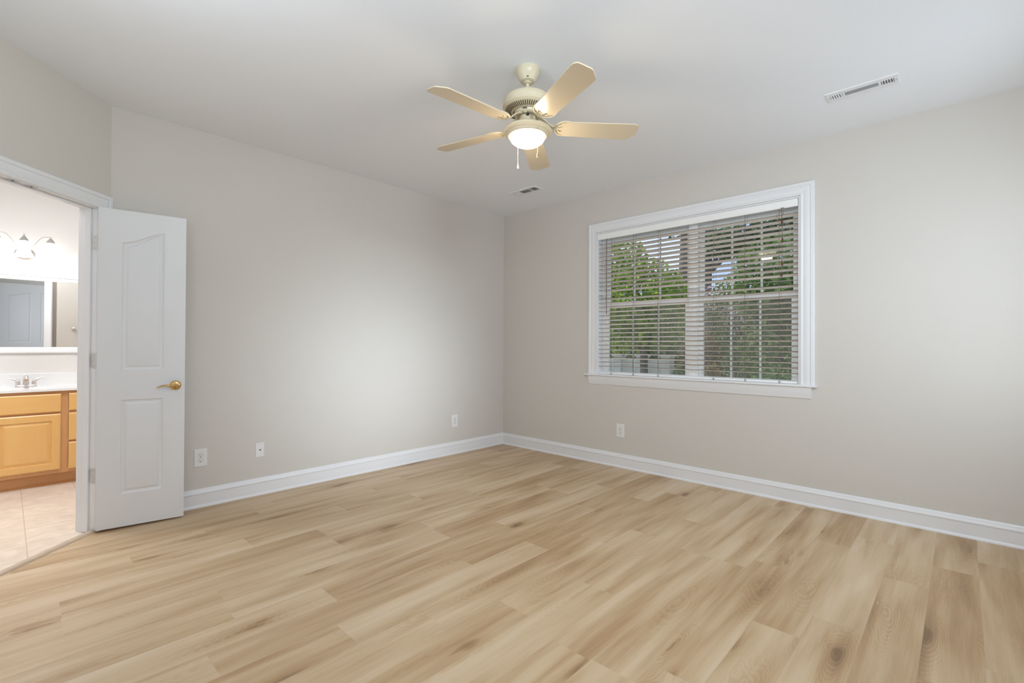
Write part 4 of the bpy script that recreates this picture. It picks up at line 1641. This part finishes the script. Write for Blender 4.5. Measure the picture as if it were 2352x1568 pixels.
# made-up unseen windows that frame the fill lights behind the camera
for nm, lab, kind in (('added_window_rear', 'white window added to frame the fill lights behind the camera', 'rear'), ('added_window_side', 'white window added to frame the fill light beside the camera', 'side')):
    wv = thing(nm, lab, 'window', kind='structure')
    mb = MB()
    if kind == 'rear':
        f = lambda a, d_, z: (a, YR - d_, z)
        a0, a1 = RX0, RX1
    else:
        f = lambda a, d_, z: (XW - d_, a, z)
        a0, a1 = SY0, SY1

    def bx(a, b_, z0, z1, d0, d1_):
        p, q_ = f(a, d0, z0), f(b_, d1_, z1)
        mb.box(tuple(min(u, v) for u, v in zip(p, q_)), tuple(max(u, v) for u, v in zip(p, q_)))
    am = (a0 + a1) / 2
    bx(a0, a0 + 0.05, RZ0, RZ1, 0.06, 0.12)
    bx(a1 - 0.05, a1, RZ0, RZ1, 0.06, 0.12)
    for p0_, p1_ in ((a0 + 0.05, am - 0.03), (am + 0.03, a1 - 0.05)):
        bx(p0_, p1_, RZ1 - 0.05, RZ1, 0.06, 0.12)
        bx(p0_, p1_, RZ0, RZ0 + 0.05, 0.06, 0.12)
        bx(p0_, p1_, 1.48, 1.52, 0.06, 0.12)
    bx(am - 0.03, am + 0.03, RZ0, RZ1, 0.06, 0.12)
    mb.build('window_frame', M['vinyl'], wv)
    mb = MB()
    bx(a0 - 0.09, a0, RZ0 - 0.02, RZ1 + 0.09, -0.018, 0.0)
    bx(a1, a1 + 0.09, RZ0 - 0.02, RZ1 + 0.09, -0.018, 0.0)
    bx(a0, a1, RZ1, RZ1 + 0.09, -0.018, 0.0)
    bx(a0 - 0.12, a1 + 0.12, RZ0 - 0.02, RZ0, -0.04, 0.0)
    mb.build('casing', M['trim'], wv)
    mb = MB()
    mb.poly([f(a0, 0.10, RZ0), f(a1, 0.10, RZ0), f(a1, 0.10, RZ1), f(a0, 0.10, RZ1)])
    mb.build('glass_pane', M['glass'], wv)

# a pale wood splinter left on the floor
sp = MB()
sp.tube([(-0.011, 0.003, 0.0012), (-0.004, 0.0005, 0.0018), (0.004, -0.001, 0.0018), (0.011, -0.003, 0.0012)], [0.0006, 0.0012, 0.0012, 0.0005], 6)
so = sp.build('splinter', M['plate'])
pt_ = CAM + ray(2016, 1385) * (-CAM.z / ray(2016, 1385).z)
so.location = (pt_.x, pt_.y, 0.0)
so.rotation_euler = (0, 0, 0.3)
tag(so, 'tiny white splinter lying on the planks near the window wall', 'splinter')

# ------------------------------------------------------------------ outside the window
mb = MB()
mb.box((0.2, -60, -0.75), (70, 60, -0.45))
struct('ground', mb, M['grass'], 'green ground outside the window', 'ground')


mb = MB()
mb.box((0.2, -6.0, -0.45), (3.4, 2.5, -0.42))  # unseen pale slab, added to bounce sunlight up through the window
struct('bounce_slab', mb, M['pale_wall'], 'unseen pale slab added below the window to bounce light', 'bounce_slab')


def leaf_cloud(b, c, rad, n, size, rng, shell=0.35, long=1.6):
    for _ in range(n):
        while True:
            p = Vector((rng.uniform(-1, 1), rng.uniform(-1, 1), rng.uniform(-1, 1)))
            if shell < p.length <= 1:
                break
        p = Vector((c[0] + p.x * rad[0], c[1] + p.y * rad[1], c[2] + p.z * rad[2]))
        d = Vector((rng.gauss(0, 1), rng.gauss(0, 1), rng.gauss(0, 0.6))).normalized()
        t = d.orthogonal().normalized()
        t = Matrix.Rotation(rng.uniform(0, 2 * PI), 3, d) @ t
        s = size * rng.uniform(0.6, 1.3)
        b.poly([p - d * s * long / 2, p + t * s * 0.5, p + d * s * long / 2, p - t * s * 0.5])


def tree(name, label, cat, base, height, trunk_r, clouds, mt, rng, leaf, branch=True, group='trees outside the window', extra=None):
    t = thing(name, label, cat, base, 0, group)
    b = MB()
    pts, rs = [], []
    for i in range(9):
        f = i / 8
        pts.append((rng.uniform(-1, 1) * trunk_r * 0.4 * f, rng.uniform(-1, 1) * trunk_r * 0.4 * f, height * f))
        rs.append(trunk_r * (1.15 - 0.65 * f))
    b.tube(pts, rs, 14)
    if branch:
        for c, r_, n in clouds:
            z = max(0.3, min(height * 0.95, c[2] - r_[2] * 0.4))
            b.tube([(0, 0, z * 0.8), (c[0] * 0.5, c[1] * 0.5, z), c], [trunk_r * 0.4, trunk_r * 0.3, trunk_r * 0.1], 7)
    b.build('trunk', M['bark'], t, smooth=60)
    b = MB()
    for c, r_, n in clouds:
        leaf_cloud(b, c, r_, n, leaf, rng)
    b.build('foliage', M[mt], t, recalc=False)
    if extra:
        b = MB()
        for c, r_, n in extra:
            leaf_cloud(b, c, r_, n, 0.05, rng, 0.2, 1.0)
        b.build('blossom', M['petal'], t, recalc=False)
    return t


rg = random.Random(5)
GZ = -0.45


def on_ground(px, X):
    p = at_x(px, 800, X)
    return (p.x, p.y, GZ)


def wpos(yw, X):
    return (X, CAM.y + (yw - CAM.y) * (X - CAM.x) / -CAM.x, GZ)


tree('maple_tree', 'bright yellow-green tree filling the left upper pane', 'tree', wpos(-1.86, 5.6), 3.4, 0.09,
     [((0, 0.15, 2.75), (1.1, 1.1, 0.85), 3000), ((0, 0.75, 3.5), (0.8, 0.75, 0.8), 1500), ((0.1, -0.35, 2.1), (0.9, 0.8, 0.6), 1100), ((0, 0.5, 2.0), (0.9, 0.7, 0.6), 1000)], 'leaf_bright', rg, 0.075)
tree('pine_tree', 'thick grey pine trunk just right of the window mullion', 'tree', wpos(-2.435, 10.5), 10.5, 0.21,
     [((0, -0.8, 4.65), (1.3, 0.9, 0.45), 1500), ((0, -2.0, 4.9), (1.0, 0.8, 0.5), 1200), ((0, 0, 7.0), (1.4, 1.5, 1.2), 900)], 'leaf_pine', rg, 0.10)
tree('pine_tree', 'slimmer grey pine trunk at the left pane beside the mullion', 'tree', wpos(-2.245, 14.5), 11.0, 0.23,
     [((0, 0.3, 7.2), (1.5, 1.5, 1.2), 900)], 'leaf_pine', rg, 0.12)
tree('crape_myrtle', 'tree with pale pink blossom in the right upper pane', 'tree', wpos(-2.68, 6.9), 2.5, 0.05,
     [((0, 0.0, 2.35), (0.55, 0.72, 0.7), 1200), ((0.1, -0.2, 1.6), (0.5, 0.55, 0.6), 900)], 'leaf_mid', rg, 0.06,
     extra=[((-0.2, 0.0, 2.65), (0.5, 0.7, 0.55), 800), ((-0.3, -0.25, 2.2), (0.4, 0.5, 0.5), 350)])
tree('broadleaf_tree', 'dark green broadleaf tree at the right edge of the window', 'tree', wpos(-3.00, 5.0), 3.0, 0.07,
     [((0, 0, 2.75), (0.75, 0.80, 0.85), 2900), ((0, -0.1, 1.6), (0.7, 0.75, 0.8), 1900)], 'leaf_mid', rg, 0.075)
for yw, X, h_, m_, lb in ((-1.55, 25.0, 5.0, 'leaf_dark', 'distant dark tree behind the left end of the garden wall'), (-2.12, 20.0, 5.6, 'leaf_mid', 'distant green tree behind the left pane beside the mullion'),
                          (-2.62, 25.0, 5.6, 'leaf_dark', 'distant dark tree behind the pink blossom'), (-3.15, 20.0, 5.8, 'leaf_mid', 'distant green tree behind the right edge of the window')):
    tree('broadleaf_tree', lb, 'tree', wpos(yw, X), h_, 0.14, [((0, 0, h_ * 0.55), (1.7, 1.75, h_ * 0.45), 4200)], m_, rg, 0.14)


def shrub(label, yw, X, h, rad, n, mt, leaf):
    t = thing('shrub', label, 'shrub', wpos(yw, X), 0, 'shrubs outside the window')
    b = MB()
    for k in range(5):
        a = 2 * PI * k / 5
        b.tube([(0, 0, 0), (rad[0] * 0.3 * math.cos(a), rad[1] * 0.3 * math.sin(a), h * 0.5), (rad[0] * 0.6 * math.cos(a), rad[1] * 0.6 * math.sin(a), h * 0.85)], [0.025, 0.018, 0.008], 6)
    b.build('stem', M['bark'], t)
    b = MB()
    leaf_cloud(b, (0, 0, h * 0.53), (rad[0], rad[1], h * 0.5), n, leaf, rg, 0.15)
    b.build('foliage', M[mt], t, recalc=False)
    return t


shrub('dark leafy shrub behind the garden wall at the far left of the window', -1.50, 9.2, 2.3, (0.8, 0.78, 1), 2600, 'leaf_dark', 0.075)
shrub('dark leafy shrub behind the garden wall in the middle of the left lower pane', -1.98, 9.2, 2.2, (0.8, 0.74, 1), 2400, 'leaf_dark', 0.075)
shrub('bronze-leaved shrub behind the mullion', -2.42, 8.8, 2.1, (0.7, 0.62, 1), 2000, 'leaf_bronze', 0.07)
shrub('mid green shrub in the middle of the right lower pane', -2.82, 8.6, 2.1, (0.7, 0.62, 1), 2000, 'leaf_mid', 0.07)
shrub('small dark shrub in front of the garden wall', -2.22, 7.0, 1.15, (0.3, 0.28, 1), 700, 'leaf_dark', 0.05)
shrub('leafy low shrub nearest the right lower pane', -2.98, 3.9, 1.35, (0.4, 0.45, 1), 1300, 'leaf_mid', 0.06)
shrub('bronze low shrub just right of the mullion', -2.45, 4.4, 1.3, (0.4, 0.42, 1), 1100, 'leaf_bronze', 0.06)

# pale garden wall with posts at the lower left
gw = thing('garden_wall', 'low pale garden wall with posts outside the lower left pane', 'garden wall', (7.6, at_x(1455, 830, 7.6).y, GZ))
ya_, yb_ = at_x(1530, 830, 7.6).y - gw.location.y, at_x(1370, 830, 7.6).y - gw.location.y
mb = MB()
mb.box((0, ya_, 0), (0.16, yb_, 1.28))
mb.build('panel', M['pale_wall'], gw)
for k in range(4):
    y = ya_ + (yb_ - ya_) * k / 3
    mb = MB()
    mb.box((-0.06, y - 0.12, 0), (0.22, y + 0.12, 1.34))
    mb.box((-0.09, y - 0.15, 1.34), (0.25, y + 0.15, 1.39))
    mb.build('post', M['pale_wall'], gw)
